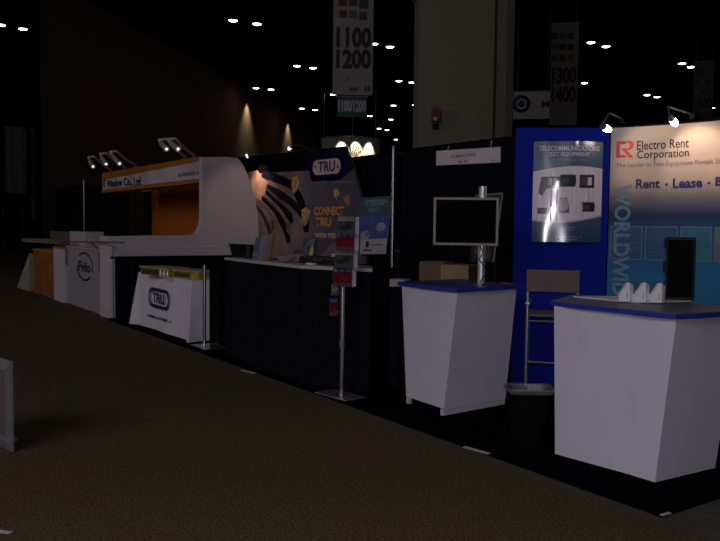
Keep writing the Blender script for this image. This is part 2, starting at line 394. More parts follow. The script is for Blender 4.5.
groups_ = [(0, 1, PAIRS[0]), (2, 3, PAIRS[1]), (4, 5, PAIRS[2]), (6, 7, PAIRS[3]), (8, 9, PAIRS[4]), (10, 11, PAIRS[5]), (12, 13, PAIRS[6]), (14, 15, PAIRS[7]), (16, 17, PAIRS[8]), (18, 19, PAIRS[9]), (21, 22, PAIRS[11]), (24, 25, PAIRS[12]), (27, 28, PAIRS[14]), (29, 30, PAIRS[15])]
for a, b_, l in groups_: LAB[a] = 'left ceiling lamp of the '+l; LAB[b_] = 'right ceiling lamp of the '+l
LAB[0] = 'left ceiling lamp of the topmost pair left of the 1100 banner'; LAB[1] = 'right ceiling lamp of the topmost pair left of the 1100 banner'
LAB[20] = 'single ceiling lamp midway between the teal sign and the column'; LAB[23] = 'lowest ceiling lamp right of the round lit sign'
LAB[26] = 'single ceiling lamp just right of the number 1400'; LAB[31] = 'small ceiling lamp right of the 1500 banner'
for i, (x, y) in enumerate(LP): ceiling_lamp(x, y, LAB[i])

# ---------------------------------------------------------------- hanging number banners
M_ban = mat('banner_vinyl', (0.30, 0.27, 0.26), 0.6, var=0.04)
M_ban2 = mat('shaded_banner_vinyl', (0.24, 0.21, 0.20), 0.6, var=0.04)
def banner(x0, y0, x1, y1, dist, lab, lines, dots, name='hanging_banner', m=M_ban, toplim=None):
    A, B = Dp(x0, y1, dist), Dp(x1, y1, dist); s = Plane(A.xy, B.xy); L = s.len
    z0 = s.uv((x0+x1)/2, y1)[1]; z1 = s.uv((x0+x1)/2, y0)[1]
    t = thing(name, lab, 'banner', s(L/2, z0, 0))
    MB().prism([s(0, z0, 0), s(L, z0, 0), s(L, z1, 0), s(0, z1, 0)], -s.n*0.02).build('sheet', m, t)
    MB().tube([s(-0.04, z1+0.02, -0.01), s(L+0.04, z1+0.02, -0.01)], 0.03).build('top_bar', M_steel, t)
    for k in (0.1, 0.9): MB().tube([s(L*k, z1+0.02, -0.01), s(L*k, CEIL-0.01, -0.01)], 0.008, 6).build('cable', M_steel, t)
    for (txt, ya, yb, xa, xb, mm) in lines:
        text(txt, s, (L*xa, s.uv((x0+x1)/2, yb)[1], L*xb, s.uv((x0+x1)/2, ya)[1]), 'lettering', mm, t, 0.01, 0.045)
    for (px, py, r, mm) in dots:
        uu, vv = s.uv(px, py); k = r*dist/F_PX
        decal([rect((uu-k, vv-k, uu+k, vv+k))], s, 'colour_square', mm, t, 0.01)
    return t, s, L
mo = mat('banner_orange', (0.13, 0.045, 0.015), .6); mr_ = mat('banner_maroon', (0.12, 0.03, 0.025), .6); mb_ = mat('banner_slate', (0.05, 0.055, 0.08), .6); mg_ = mat('banner_tan', (0.14, 0.11, 0.06), .6)
t, s, L = banner(332.5, -12, 372.5, 95, 20, 'pale hanging banner numbered 1100 1200 with orange squares', [('1100', 27, 48, 0.08, 0.95, M_inkd), ('1200', 49, 69, 0.08, 0.95, M_inkd)],
       [(343, 2, 4, mo), (353, 2, 4, mr_), (363.5, 4, 4.5, mb_), (343, 14, 3.6, mo), (353, 14.5, 3.6, mg_), (363, 16, 3.8, mr_), (343.5, -8, 3.6, mg_), (353, -8, 3.6, mo), (363, -8, 3.6, mr_)])
decal(blocks((L*0.42, s.uv(352, 91)[1], L*0.95, s.uv(352, 86)[1]), 7, 3), s, 'red_logo', mr_, t, 0.01)
u, v = s.uv(348, 79); decal([[(u-.12, v-.06), (u+.05, v-.02), (u+.12, v+.09), (u-.02, v+.04)]], s, 'bird_mark', M_greyink, t, 0.01)
t, s, L = banner(337, 97, 367, 117, 26, 'small teal hanging sign reading 1100 1200 below the pale banner', [('1100/1200', 100, 112, 0.04, 0.96, M_white)], [], 'aisle_sign', mat('teal_sign', (0.03, 0.12, 0.12), 0.5))
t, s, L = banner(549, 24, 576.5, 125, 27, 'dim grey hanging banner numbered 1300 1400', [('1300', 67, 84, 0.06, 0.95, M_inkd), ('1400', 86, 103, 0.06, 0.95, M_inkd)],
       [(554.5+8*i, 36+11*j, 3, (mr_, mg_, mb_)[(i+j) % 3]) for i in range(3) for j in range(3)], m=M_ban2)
t, s, L = banner(692, 62, 712, 128, 36, 'barely lit hanging banner numbered 1500 1600 at the far right', [('1500', 98, 109, 0.06, 0.95, M_inkd), ('1600', 111, 122, 0.06, 0.95, M_inkd)],
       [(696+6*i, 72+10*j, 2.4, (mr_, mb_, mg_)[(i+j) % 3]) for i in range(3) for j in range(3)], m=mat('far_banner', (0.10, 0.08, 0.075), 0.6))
t, s, L = banner(513, 91.5, 551, 119, 30, 'wide white hanging sign with a blue ring beside the dim 1300 banner', [('M', 101, 108, 0.75, 0.95, mat('dark_red_ink', (0.2, 0.01, 0.03), .5))], [], 'hanging_sign', mat('white_sign_face', (0.80, 0.75, 0.72), 0.6))
u, v = s.uv(521.5, 104); decal(ringband(u, v, 0.33, 0.33, 0.13), s, 'blue_ring', M_navy, t, 0.01); decal([ellipse(u, v, .13, .13)], s, 'ring_centre', mat('slate_blue', (.06, .09, .2), .5), t, .011)

# round lit fabric sign far down the hall
dc = Dp(350.5, 150, 47.0); zt = Dp(350, 137, 45.2).z; zb = Dp(350, 160, 45.2).z; R_ = 1.75
t = thing('drum_sign', 'round white hanging fabric sign with a coloured fan, lit by spots', 'sign', (dc.x, dc.y, zb))
MB().loft([[(dc.x+R_*math.cos(2*PI*k/40), dc.y+R_*math.sin(2*PI*k/40), z) for k in range(40)] for z in (zb, zt)], caps=False).build('fabric_drum', mat('white_fabric', (0.6, 0.55, 0.48), 0.8), t, 40)
MB().loft([[(dc.x+(R_+0.03)*math.cos(2*PI*k/40), dc.y+(R_+.03)*math.sin(2*PI*k/40), z) for k in range(40)] for z in (zt, zt+0.08)], caps=False).build('top_hoop', M_steel, t)
for k in range(3):
    a = 2*PI*k/3+.4; MB().tube([(dc.x+R_*math.cos(a), dc.y+R_*math.sin(a), zt), (dc.x+R_*math.cos(a), dc.y+R_*math.sin(a), CEIL-.01)], .012, 6).build('cable', M_steel, t)
tc = -Vector((dc.x, dc.y, 0)).normalized(); ts = Vector((-tc.y, tc.x, 0))
if ts.dot(RT) < 0: ts = -ts
def drum(u, v, off=0): a = u/R_; r = R_+off; return Vector((dc.x, dc.y, 0))+(tc*math.cos(a)+ts*math.sin(a))*r+up*v
fan = [(0.05, (0.02, 0.02, 0.02)), (0.3, (0.02, 0.02, 0.02)), (0.5, (0.3, 0.25, 0.02)), (-0.2, (0.02, .05, .02)), (-0.45, (0.05, 0.2, 0.05)), (0.75, (.35, .12, .03)), (-.7, (.2, .25, .03))]
for k, (a, c) in enumerate(fan):
    o = Vector((0.12, zt-1.25)); d = Vector((math.sin(a), math.cos(a))); n = Vector((d.y, -d.x))*0.035
    decal([[tuple(o+d*0.25-n*.5), tuple(o+d*0.25+n*.5), tuple(o+d*(0.85-.2*abs(a))+n), tuple(o+d*(.85-.2*abs(a))-n)]], drum, 'fan_stroke', mat(f'fan_{k}', c, .6), t, 0.02)
for k, u in enumerate((-0.55, 0.30, 1.15)):
    p = drum(u, zt+0.14, 0.42); q = drum(u, zt-0.9, 0.02)
    hl = thing('spot_fixture', ['left', 'middle', 'right'][k]+' black spot fixture over the round lit sign', 'lamp', p, 0, 'spots over the round sign')
    d = (q-p).normalized(); MB().lathe(p, [(0.03, -0.13), (0.06, -0.1), (0.07, 0.06)], 12, d).build('housing', M_blackp, hl)
    MB().tube([p, drum(u, zt+0.05, 0.02)], 0.012, 6).build('arm', M_blackp, hl)
    light('round_sign_spot', 'SPOT', p+d*0.08, q, 260, (1, 0.88, 0.66), spot_size=math.radians(62), spot_blend=0.7, shadow_soft_size=0.04)

# wall scallop lights on the brown wall
for k, (x, y) in enumerate(((247, 93), (288, 117))):
    d = ray(x, y); kk = (wA-CAM).dot(wn)/d.dot(wn); p = CAM+d*kk
    p = Vector((p.x, p.y, CEIL-0.56))+wn*0.42
    t = thing('wall_washer', ['nearer', 'farther'][k]+' downlight washing the brown hall wall', 'lamp', p, 0, 'wall washers')
    MB().lathe(p, [(0.10, 0.3), (0.12, 0.1), (0.14, 0.0)], 14).build('housing', M_dark, t)
    MB().tube([p+up*0.3, p+up*0.54], 0.03, 8).build('stem', M_dark, t)
    light('wall_wash', 'SPOT', p-up*0.06, p-up*5-wn*0.8, 430 if k == 0 else 330, (0.78, 0.92, 0.70), spot_size=math.radians(82), spot_blend=1.0, shadow_soft_size=0.08)

# dim curtains and a door frame at the far left end
M_cur = mat('dim_curtain', (0.20, 0.19, 0.15), 0.9)
P0, P1 = Dp(6, 215, 44), Dp(27, 215, 44)
tag(cloth_sheet(P0.xy, P1.xy, 2.9, 6.3, 0.6, 0.08, seed=2).build('curtain', M_cur, None, 60), 'tall dim curtain hanging at the far left end of the hall', 'curtain')
P0, P1 = Dp(31, 215, 46), Dp(37, 215, 46)
tag(cloth_sheet(P0.xy, P1.xy, 1.5, 6.5, 0.5, 0.08, seed=3).build('curtain', M_cur, None, 60), 'narrow dim curtain beside the left end of the brown hall wall', 'curtain')
M_frame = mat('dim_frame', (0.06, 0.055, 0.045), 0.9)
t = thing('door_frame', 'dim pale door frame under the far left curtain', 'door frame', Dp(12, 240, 43))
A, B = Dp(3, 208, 43), Dp(22, 208, 43)
MB().tube([A, B], 0.09, 8).build('lintel', M_frame, t)
for q in (A, B): MB().tube([(q.x, q.y, 0.01), (q.x, q.y, q.z)], 0.06, 8).build('jamb', M_frame, t)

# ================================================================== PIPE AND DRAPE
def upright(x, y, h, lab, r=0.022, name='drape_upright'):
    t = thing(name, lab, 'pole', (x, y, 0.014))
    MB().tube([(x, y, 0.026), (x, y, h)], r, 12).build('pole', M_metal, t, 40)
    MB().lathe((x, y, h), [(r*1.1, -0.03), (r*1.1, 0.0), (r*0.5, 0.02)], 12).build('cap', M_steel, t)
    MB().box((x, y, 0.0205), (0.40, 0.40, 0.011), bevel=0.003).build('base_plate', M_steel, t)
    return t
def backdrop(x0, x1, y, lab, z1=2.42, seed=0):
    t = thing('pipe_and_drape', lab, 'drape', ((x0+x1)/2, y, 0.015), 0, 'black back drapes')
    cloth_sheet((x0+0.05, y), (x1-0.05, y), 0.03, z1, 0.17, 0.03, 6, seed).build('drape', M_black, t, 60)
    MB().tube([(x0+0.03, y+0.06, z1-0.02), (x1-0.03, y+0.06, z1-0.02)], 0.016, 8).build('crossbar', M_steel, t)
backdrop(-8.35, -5.3, 6.30, 'black back drape behind the booth with the white name sign', 2.43, 1)
backdrop(-11.4, -8.35, 6.30, 'black back drape behind the dark cable backdrop', 2.41, 2)
backdrop(-5.3, -2.25, 6.40, 'black back drape behind the curved rental display', 2.40, 3)
upright(Yp(392.8, 215, 6.16).x, 6.16, 2.46, 'tall bare aluminium upright between the cloud poster and the white name sign')
# black drapes beyond the left booth
backdrop(-31.0, -24.2, 6.55, 'black drape far left behind the orange slatted counter', 2.62, 4)
backdrop(-24.0, -20.3, 6.50, 'black drape right of the thin far upright', 2.50, 5)
upright(-24.1, 6.35, 2.72, 'thin pale upright between the two far black drapes', 0.02)

def side_rail(x, y0, y1, h, lab, post=True, seed=0):
    t = thing('side_rail', lab, 'drape', (x, y0, 0.014))
    cloth_sheet((x, y0+0.06), (x, y1), 0.03, h, 0.14, 0.02, 4, seed).build('drape', M_black, t, 60)
    MB().tube([(x, y0, h-0.02), (x, y1, h-0.02)], 0.014, 8).build('crossbar', M_blackp, t)
    if post:
        MB().tube([(x, y0, 0.026), (x, y0, h+0.02)], 0.02, 12).build('post', M_metal, t, 40)
        MB().box((x+0.12, y0+0.02, 0.02), (0.45, 0.30, 0.012), bevel=0.003).build('base_plate', M_metal, t)
    return t
side_rail(-8.36, 3.54, 5.8, 0.92, 'low black drape rail with a bright aluminium post beside the white clothed table', True, 7)
side_rail(-11.36, 3.36, 5.75, 0.93, 'low black drape rail under the white curved side wall', False, 8)
side_rail(-5.33, 3.86, 6.2, 0.895, 'low black drape rail behind the brochure stand', False, 9)

# booth name sign
s = Plane((-7.5, 6.22), (-6.35, 6.22)); 
c = [s.uv(437, 151), s.uv(501, 147), s.uv(501, 162.5), s.uv(437, 165.5)]
t = thing('name_sign', 'white booth name sign hung on the black back drape', 'sign', s((c[0][0]+c[1][0])/2, c[3][1], 0.0))
MB().prism([s(*q, 0.012) for q in c], -s.n*0.008).build('board', mat('name_sign_board', (0.74, 0.65, 0.68), 0.6, var=.03), t)
for k in (.2, .95): MB().tube([s(k, 2.30, -.01), s(k, 2.40, -.03), s(k, 2.425, -.10)], .004, 6).build('hanger', M_steel, t)
text('HOMAN JUNG', s, (s.uv(455, 0)[0], s.uv(467, 158)[1], s.uv(480, 0)[0], s.uv(467, 153.5)[1]), 'lettering', M_greyink, t, 0.014, 0.015)
decal(blocks((s.uv(462, 0)[0], s.uv(467, 162.3)[1], s.uv(472, 0)[0], s.uv(467, 160.3)[1]), 7, 4), s, 'small_print', M_greyink, t, 0.014)
decal(blocks((s.uv(496, 0)[0], s.uv(498, 160.8)[1], s.uv(499, 0)[0], s.uv(498, 159)[1]), 3, 5), s, 'corner_mark', M_greyink, t, 0.014)
def bx(s, xl, xr, yt, yb):
    xm, ym = (xl+xr)/2, (yt+yb)/2
    return (s.uv(xl, ym)[0], s.uv(xm, yb)[1], s.uv(xr, ym)[0], s.uv(xm, yt)[1])

# ================================================================== CURVED RENTAL DISPLAY (right)
PH = 2.27
E0, E1 = (-4.87, 4.93), (-4.37, 5.54)
cap = Plane(E0, E1); arc = Arc((-4.36, 5.55), 30, 2.0); ARC_L = 2.05
t = thing('popup_display', 'curved pop-up rental display wall with a blue fabric end and printed front', 'display', (-3.9, 5.6, 0.014))
MB().prism([cap(0, 0.02, 0.02), cap(cap.len, 0.02, 0.02), cap(cap.len, 0.02, -0.05), cap(0, 0.02, -0.05)], (0, 0, PH-0.02)).build('end_panel', M_blueband, t)
OZ = 0.014
sky = ramp_mat('printed_sky_gradient', 2, [(0.0, (0.02, 0.10, 0.22)), (1.0, (0.030, 0.16, 0.34)), (1.35, (0.024, 0.09, 0.21)), (1.52, (0.022, 0.04, 0.11)), (1.66, (0.20, 0.17, 0.21)), (1.80, (0.50, 0.40, 0.36)), (2.3, (0.72, 0.58, 0.49))],
               0.5, (1.3, (0.75, 0.92, 1.0), (1.15, 1.1, 0.95)), 0.2)
n = 36
f_ = [arc(ARC_L*i/n, 0, 0) for i in range(n+1)]; k_ = [arc(ARC_L*i/n, 0, -0.04) for i in range(n+1)]
bm = MB(); bm.loft([[Vector((p.x, p.y, 0.02)), Vector((q.x, q.y, 0.02)), Vector((q.x, q.y, PH)), Vector((p.x, p.y, PH))] for p, q in zip(f_, k_)])
gp = bm.build('graphic_panel', sky, t, 30)
MB().tube([arc(ARC_L*i/n, PH+0.008, -0.02) for i in range(n+1)], 0.012, 8).build('top_rail', M_blackp, t)
# red block monogram: R built from a square with cut lines
def q(x, y): return arc.uv(x, y)
u0, v0 = q(616, 158); u1, v1 = q(634, 140.5); W_, H_ = u1-u0, v1-v0
def L_(a, b): return (u0+W_*a, v0+H_*b)
logo = [[L_(0, 0), L_(.22, 0), L_(.22, 1), L_(0, 1)], [L_(.22, .80), L_(.56, .80), L_(.66, 1), L_(.22, 1)], [L_(.22, 0), L_(.62, 0), L_(.50, .18), L_(.22, .18)],
        [L_(.60, 1), L_(.80, 1), L_(.97, .9), L_(1.0, .70), L_(.93, .55), L_(.78, .45), L_(.72, .60), L_(.78, .70), L_(.72, .80), L_(.66, .88)],
        [L_(.32, .55), L_(.52, .55), L_(1.0, 0), L_(.74, 0)], [L_(.30, .46), L_(.48, .55), L_(.78, .55), L_(.78, .45), L_(.60, .42)]]
plabel(decal(logo, arc, 'logo', M_red, gp, 0.003), 'red block monogram')
ink = mat('brown_black_ink', (0.035, 0.015, 0.012), .6)
text('Electro Rent', arc, bx(arc, 637, 689, 139.6, 149), 'lettering', ink, gp, 0.003, 0.012)
text('Corporation', arc, bx(arc, 637, 689, 149.5, 160.2), 'lettering', ink, gp, 0.003, 0.012)
text('The Leader in Test Equipment Rentals Since', arc, (q(616, 165)[0], q(668, 167.5)[1], q(728.5, 160)[0], q(668, 161)[1]), 'lettering', M_greyink, gp, 0.003, 0.008)
bl = mat('navy_ink', (0.012, 0.02, 0.13), .5)
text('Rent', arc, bx(arc, 636, 660, 179, 188.5), 'lettering', bl, gp, 0.003, 0.03)
text('Lease', arc, bx(arc, 673, 702.5, 178, 188), 'lettering', bl, gp, 0.003, 0.03)
text('Buy', arc, bx(arc, 715.5, 735, 176.5, 188.5), 'lettering', bl, gp, 0.003, 0.03)
for x, y in ((666.5, 184.5), (709, 183)):
    a, b_ = q(x, y); decal([rect((a-.010, b_-.010, a+.010, b_+.010))], arc, 'dot', bl, gp)
text('WORLDWIDE', arc, (q(613.5, 240)[0], q(622, 306)[1], q(630, 240)[0], q(622, 184)[1]), 'lettering', mat('pale_cyan_ink', (0.13, 0.27, 0.37), .5), gp, 0.003, 0.03, True)
bo = mat('box_outline', (0.10, 0.18, 0.29), .5); bf = mat('box_tint', (0.022, 0.085, 0.21), .5); bt = mat('box_print', (0.035, 0.12, 0.25), .5)
for k, (xa, xb) in enumerate(((609.8, 642.5), (644.5, 677.5), (679.5, 712), (714, 748))):
    B_ = (q(xa, 240)[0]+.004, 1.150, q(xb, 240)[0], 1.436)
    decal([rect(B_)], arc, 'text_box', (bf, bf, mat('box_tint_teal', (.03, .15, .22), .5), mat('box_tint_tan', (.12, .17, .18), .5))[k], gp, 0.002, 6)
    decal(frame(B_, 0.010), arc, 'box_border', bo, gp, 0.003, 6)
    ls = []
    for j in range(8): ls += blocks((B_[0]+.03, B_[3]-.055-j*.028, B_[0]+.03+(B_[2]-B_[0]-.06)*(1, .9, .8, .95, .7, .9, .85, .6)[j], B_[3]-.043-j*.028), 13, 10*k+j)
    decal(ls, arc, 'box_text', bt, gp, 0.003)

# clip lamps on top of the display
def clip_lamp(foot, elbow, head, aim, lab, power, glow=M_halo, spot=70, col=(1, 0.66, 0.47), name='clip_lamp', r=0.027):
    t = thing(name, lab, 'lamp', foot, 0, 'clip lamps on the display tops')
    foot, elbow, head, aim = map(Vector, (foot, elbow, head, aim)); d = (aim-head).normalized()
    MB().box(foot+up*0.005, (0.05, 0.05, 0.05), bevel=0.006).build('clamp', M_blackp, t)
    MB().tube([foot+up*0.02, elbow, head-d*0.03], 0.008, 8).build('arm', M_steel, t)
    MB().lathe(head, [(0.012, -0.04), (r*.6, -0.03), (r*.9, 0.0), (r*.94, 0.005)], 16, d).build('reflector', M_metal, t, 50)
    MB().lathe(head+d*0.006, [(r*.95, 0.0), (r*1.0, 0.02), (r*.9, 0.045), (r*.55, 0.065), (0.002, 0.07)], 16, d).build('lens', glow, t, 80)
    if power: light('clip_lamp_light', 'SPOT', head+d*0.085, aim, power, col, spot_size=math.radians(spot), spot_blend=0.6, shadow_soft_size=0.04)
    return t
a = arc(0.09, PH+.05, -0.02); e = Yp(606, 122, 5.15); h = Yp(604, 127, 5.10)
clip_lamp(a, a+Vector((0.0, -.18, .06)), h, arc(0.42, 1.98), 'bright halogen clip lamp between the blue end panel and the printed wall', 5.2, spot=95)
s1 = q(692, 124)[0]; a = arc(s1, PH+.05, -0.02); e = Yp(668, 106.5, 5.50); h = Yp(672, 119, 5.42)
clip_lamp(a, e, h, arc(.72, 1.98), 'bright halogen clip lamp on a long arm above the rental company name', 6.4, spot=100)
a = arc(1.35, PH+.05, -0.02)
clip_lamp(a, a+Vector((.02, -.3, .18)), a+Vector((0.02, -.42, .05)), arc(1.3, 1.95), 'halogen clip lamp at the right end of the curved rental display', 5, spot=100)

# glossy product poster on the blue panel
pu0, pv1 = cap.uv(533.5, 142); pu1, _ = cap.uv(602.5, 142); _, pv0 = cap.uv(568, 242)
PW = pu1-pu0
def poster(u, v, off=0.0):
    k = (u-pu0)/PW; g = (v-pv0)/(pv1-pv0)
    bow = 0.008+0.050*math.sin(PI*max(0, min(1, k)))+0.002*math.sin(9*k+2)*g+0.005*abs(math.cos(PI*g))**3*math.sin(13*k)
    for a, b, h, w in ((.66, .36, .007, .075), (.36, .62, .005, .07)): bow += h*math.exp(-((k-a)**2+((g-b)*1.45)**2)/(2*w*w))
    return cap(u, v, 0.022+bow+off)
def coat(m):
    b = m.node_tree.nodes['Principled BSDF']; b.inputs['Coat Weight'].default_value = 1.0; b.inputs['Coat Roughness'].default_value = 0.17; b.inputs['Coat IOR'].default_value = 2.2; return m
def gmat(name, c): return coat(mat(name, c, 0.35, spec=0.5, var=0.05))
t = thing('poster', 'glossy product poster curling on the blue end panel, with flash glare', 'poster', cap(pu0+PW/2, pv0, 0.03))
pb = coat(ramp_mat('poster_blue_print', 2, [(0.0, (0.04, 0.08, 0.18)), (0.45, (0.12, 0.19, 0.34)), (0.95, (0.07, 0.12, 0.23))], 0.35, None, 0.5))
nn = 40; mm_ = 30; b = MB(); g = [[b.bm.verts.new(poster(pu0+PW*i/nn, pv0+(pv1-pv0)*j/mm_)) for j in range(mm_+1)] for i in range(nn+1)]
for i in range(nn):
    for j in range(mm_): b.bm.faces.new((g[i][j], g[i+1][j], g[i+1][j+1], g[i][j+1]))
sheet = b.build('sheet', pb, t, 60)
def P_(a, b): return (pu0+PW*a, pv0+(pv1-pv0)*b)
wm = gmat('poster_white', (0.92, 0.84, 0.95)); gm = gmat('poster_grey', (0.10, 0.10, 0.14)); gd = gmat('poster_dark', (0.035, 0.035, 0.05)); gl = gmat('poster_light', (0.60, 0.54, 0.54))
tops = [P_(a/12, 0.69+0.065*math.sin(PI*min(1, (a/12)*0.72+.05))) for a in range(13)]
bots = [P_(a/12, 0.27-0.075*math.sin(PI*min(1, (1-a/12)*0.72+.02))) for a in range(13)]
def strips(tp, bt):
    return [[bt[i], bt[i+1], tp[i+1], tp[i]] for i in range(len(tp)-1)]
decal(strips(tops, bots), poster, 'white_band', wm, t, 0.002, 36)
decal(ribbon([tuple(p) for p in bots], [0.012]*13), poster, 'band_edge', gl, t, 0.003, 36)
def pt(s_, a0, b0, a1, b1, m, bold=.015): text(s_, poster, (*P_(a0, b0), *P_(a1, b1)), 'lettering', m, t, 0.003, bold)
pm = gmat('poster_lettering', (0.75, 0.68, 0.75))
pt('TELECOMMUNICATIONS', .07, .905, .95, .955, pm, .02); pt('TEST EQUIPMENT', .19, .845, .81, .892, pm, .02)
decal(blocks((*P_(.22, .805), *P_(.76, .825)), 22, 5), poster, 'small_print', gmat('poster_faint', (.25, .27, .36)), t, .003)
for k, y in enumerate((.14, .115, .045, .02)): decal(blocks((*P_(.28, y), *P_((.62, .60, .72, .66)[k], y+.014)), 20, 20+k), poster, 'small_print', gmat('poster_faint', (.25, .27, .36)), t, .003)
# four instruments: each a body with screen and buttons
def dev(a, b, w, h, kind):
    D = decal
    if kind == 'console':
        D([[P_(a, b+h*.1), P_(a+w*.2, b), P_(a+w*.35, b+h*.35), P_(a+w, b+h*.45), P_(a+w, b+h), P_(a+w*.1, b+h)]], poster, 'instrument_picture', gm, t, .003, 6)
        D([rect((*P_(a+w*.45, b+h*.55), *P_(a+w*.85, b+h*.92)))], poster, 'instrument_screen', gl, t, .004, 4)
    elif kind == 'handle':
        D(frame((*P_(a, b), *P_(a+w, b+h)), .022), poster, 'instrument_picture', gd, t, .003, 6); D([rect((*P_(a+w*.1, b+h*.2), *P_(a+w*.55, b+h*.85)))], poster, 'instrument_screen', gm, t, .004, 4)
    elif kind == 'dome':
        D([[P_(a, b), P_(a+w, b), P_(a+w, b+h*.6), P_(a+w*.85, b+h), P_(a+w*.5, b+h), P_(a+w*.3, b+h*.5), P_(a, b+h*.4)]], poster, 'instrument_picture', gm, t, .003, 6)
        D([ellipse(*P_(a+w*.66, b+h*.55), .05, .055, 16)], poster, 'instrument_screen', gl, t, .004)
    else:
        D([[P_(a, b), P_(a+w, b), P_(a+w*1.06, b+h*.5), P_(a+w, b+h), P_(a, b+h)]], poster, 'instrument_picture', gd, t, .003, 6); D([rect((*P_(a+w*.12, b+h*.3), *P_(a+w*.6, b+h*.7)))], poster, 'instrument_screen', gm, t, .004, 4)
dev(.08, .46, .30, .19, 'console'); dev(.38, .55, .22, .12, 'box'); dev(.66, .54, .22, .13, 'handle'); dev(.26, .29, .26, .15, 'dome'); dev(.07, .28, .16, .06, 'box'); dev(.70, .305, .19, .095, 'box')

# ================================================================== FLARED COUNTERS
def counter(base, topr, slab, lab, hb=0.014, ht=0.915, plinth=None, topm=M_top, thick=0.028):
    c = sum((Vector(p) for p in base), Vector((0, 0)))/len(base)
    t = thing('reception_counter', lab, 'counter', (c.x, c.y, hb))
    z0 = hb+0.05 if plinth else hb+0.001
    k = (z0-hb)/(ht-hb)
    low = [Vector(p)*(1-k)+Vector(q_)*k for p, q_ in zip(base, topr)]
    MB().loft([[(p.x, p.y, z0) for p in low], [(p[0], p[1], ht) for p in topr]]).build('body', M_lam, t)
    if plinth:
        for seg in plinth:
            i, j, a0, a1 = seg; p, q_ = Vector(base[i]), Vector(base[j]); d = q_-p; n = Vector((-d.y, d.x)).normalized()
            if n.dot(c-p) < 0: n = -n
            A, B = p+d*a0, p+d*a1
            MB().prism([(A.x, A.y, hb+.001), (B.x, B.y, hb+.001), ((B+n*.03).x, (B+n*.03).y, hb+.001), ((A+n*.03).x, (A+n*.03).y, hb+.001)], (0, 0, z0-hb-.002)).build('foot_rail', M_lam, t)
        ins = [c+(p-c)*0.8 for p in (Vector(x) for x in base)]
        MB().prism([(p.x, p.y, hb+.001) for p in ins], (0, 0, z0-hb-.002)).build('plinth', M_black, t)
    MB().prism([(p[0], p[1], ht+.001) for p in slab], (0, 0, thick)).build('edge_trim', M_blue, t)
    cs = sum((Vector(p) for p in slab), Vector((0, 0)))/len(slab)
    MB().prism([(*(cs+(Vector(p)-cs)*.985), ht+.001+thick) for p in slab], (0, 0, .003)).build('worktop', topm, t)
    return t
# counter with the monitor pole
base = [(-4.82, 3.74), (-4.35, 3.72), (-4.39, 4.39), (-4.86, 4.42)]
B1 = Zp(457.5, 292.5, .915).xy
def along(p, q, x, z):  # point on the ray from B1 parallel to base edge pq that shows at picture column x
    d = Vector(q)-Vector(p); best = None
    for k in range(400):
        c = B1+d*(k/250); v = Vector((c.x, c.y, z))-CAM; X = 360+F_PX*v.dot(RT)/v.dot(FW)
        if best is None or abs(X-x) < best[0]: best = (abs(X-x), c)
    return best[1]
A1, C1 = along(base[1], base[0], 402, .915), along(base[1], base[2], 516.5, .915)
D1 = A1+(C1-B1)
oA, oC = (A1-B1).normalized(), (C1-B1).normalized()
m_ = B1-oC*.03+oA*.0
sl = [A1+oA*.05-oC*.012, A1*.5+B1*.5-oC*.035, B1-oC*.022-oA*.02, B1*.5+C1*.5-oA*.03, C1+oC*.07-oA*.015, C1+oC*.09+oA*.03, D1+oA*.05+oC*.07]
counter(base, [A1, B1, C1, D1], sl, 'grey flared reception counter with blue top carrying the monitor pole', plinth=[(0, 1, 0, .06), (0, 1, .93, 1), (1, 2, 0, 1)], topm=M_topblue, ht=.915)
# counter in front at the right
bA, bK, bB, bC = Zp(555, 454, .014).xy, Zp(625.5, 473.5, .014).xy, Zp(655, 482.5, .014).xy, Zp(715, 468, .014).xy
bA, bK, bB, bC = [Vector(p) for p in (bA, bK, bB, bC)]
def along2(o, p, q, x, z):
    d = (Vector(q)-Vector(p)).normalized(); best = None
    for k in range(600):
        c = o+d*(k/500); v = Vector((c.x, c.y, z))-CAM; X = 360+F_PX*v.dot(RT)/v.dot(FW)
        if best is None or abs(X-x) < best[0]: best = (abs(X-x), c)
    return best[1]
tB = Zp(676.5, 319, .905).xy
tK = along2(tB, bB, bK, 630.5, .905); tA = along2(tK, bK, bA, 554, .905); tC = tB+(bC-bB)*1.12
bD, tD = bA+Vector((.14, .62)), tA+Vector((-.02, .72))
d1, d2 = (tA-tK).normalized(), (tC-tB).normalized()
sl = [tA+d1*.045+Vector((.0, .02)), tA*.75+tK*.25-d2*.03, tK-d2*.045, tB*.6+tK*.4-d2*.05, tB-d2*.035-d1*.02, tB*.8+tC*.2-d1*.045, tC*.7+tB*.3-d1*.05, tC-d1*.03+d2*.03, tD+d2*.05, Zp(571, 295, .935).xy]
counter([bA, bK, bB, bC, bD], [tA, tK, tB, tC, tD], sl, 'grey flared reception counter at right with white card holders and black tower', hb=.014, ht=.905)
CT = .905+.001+.028+.003
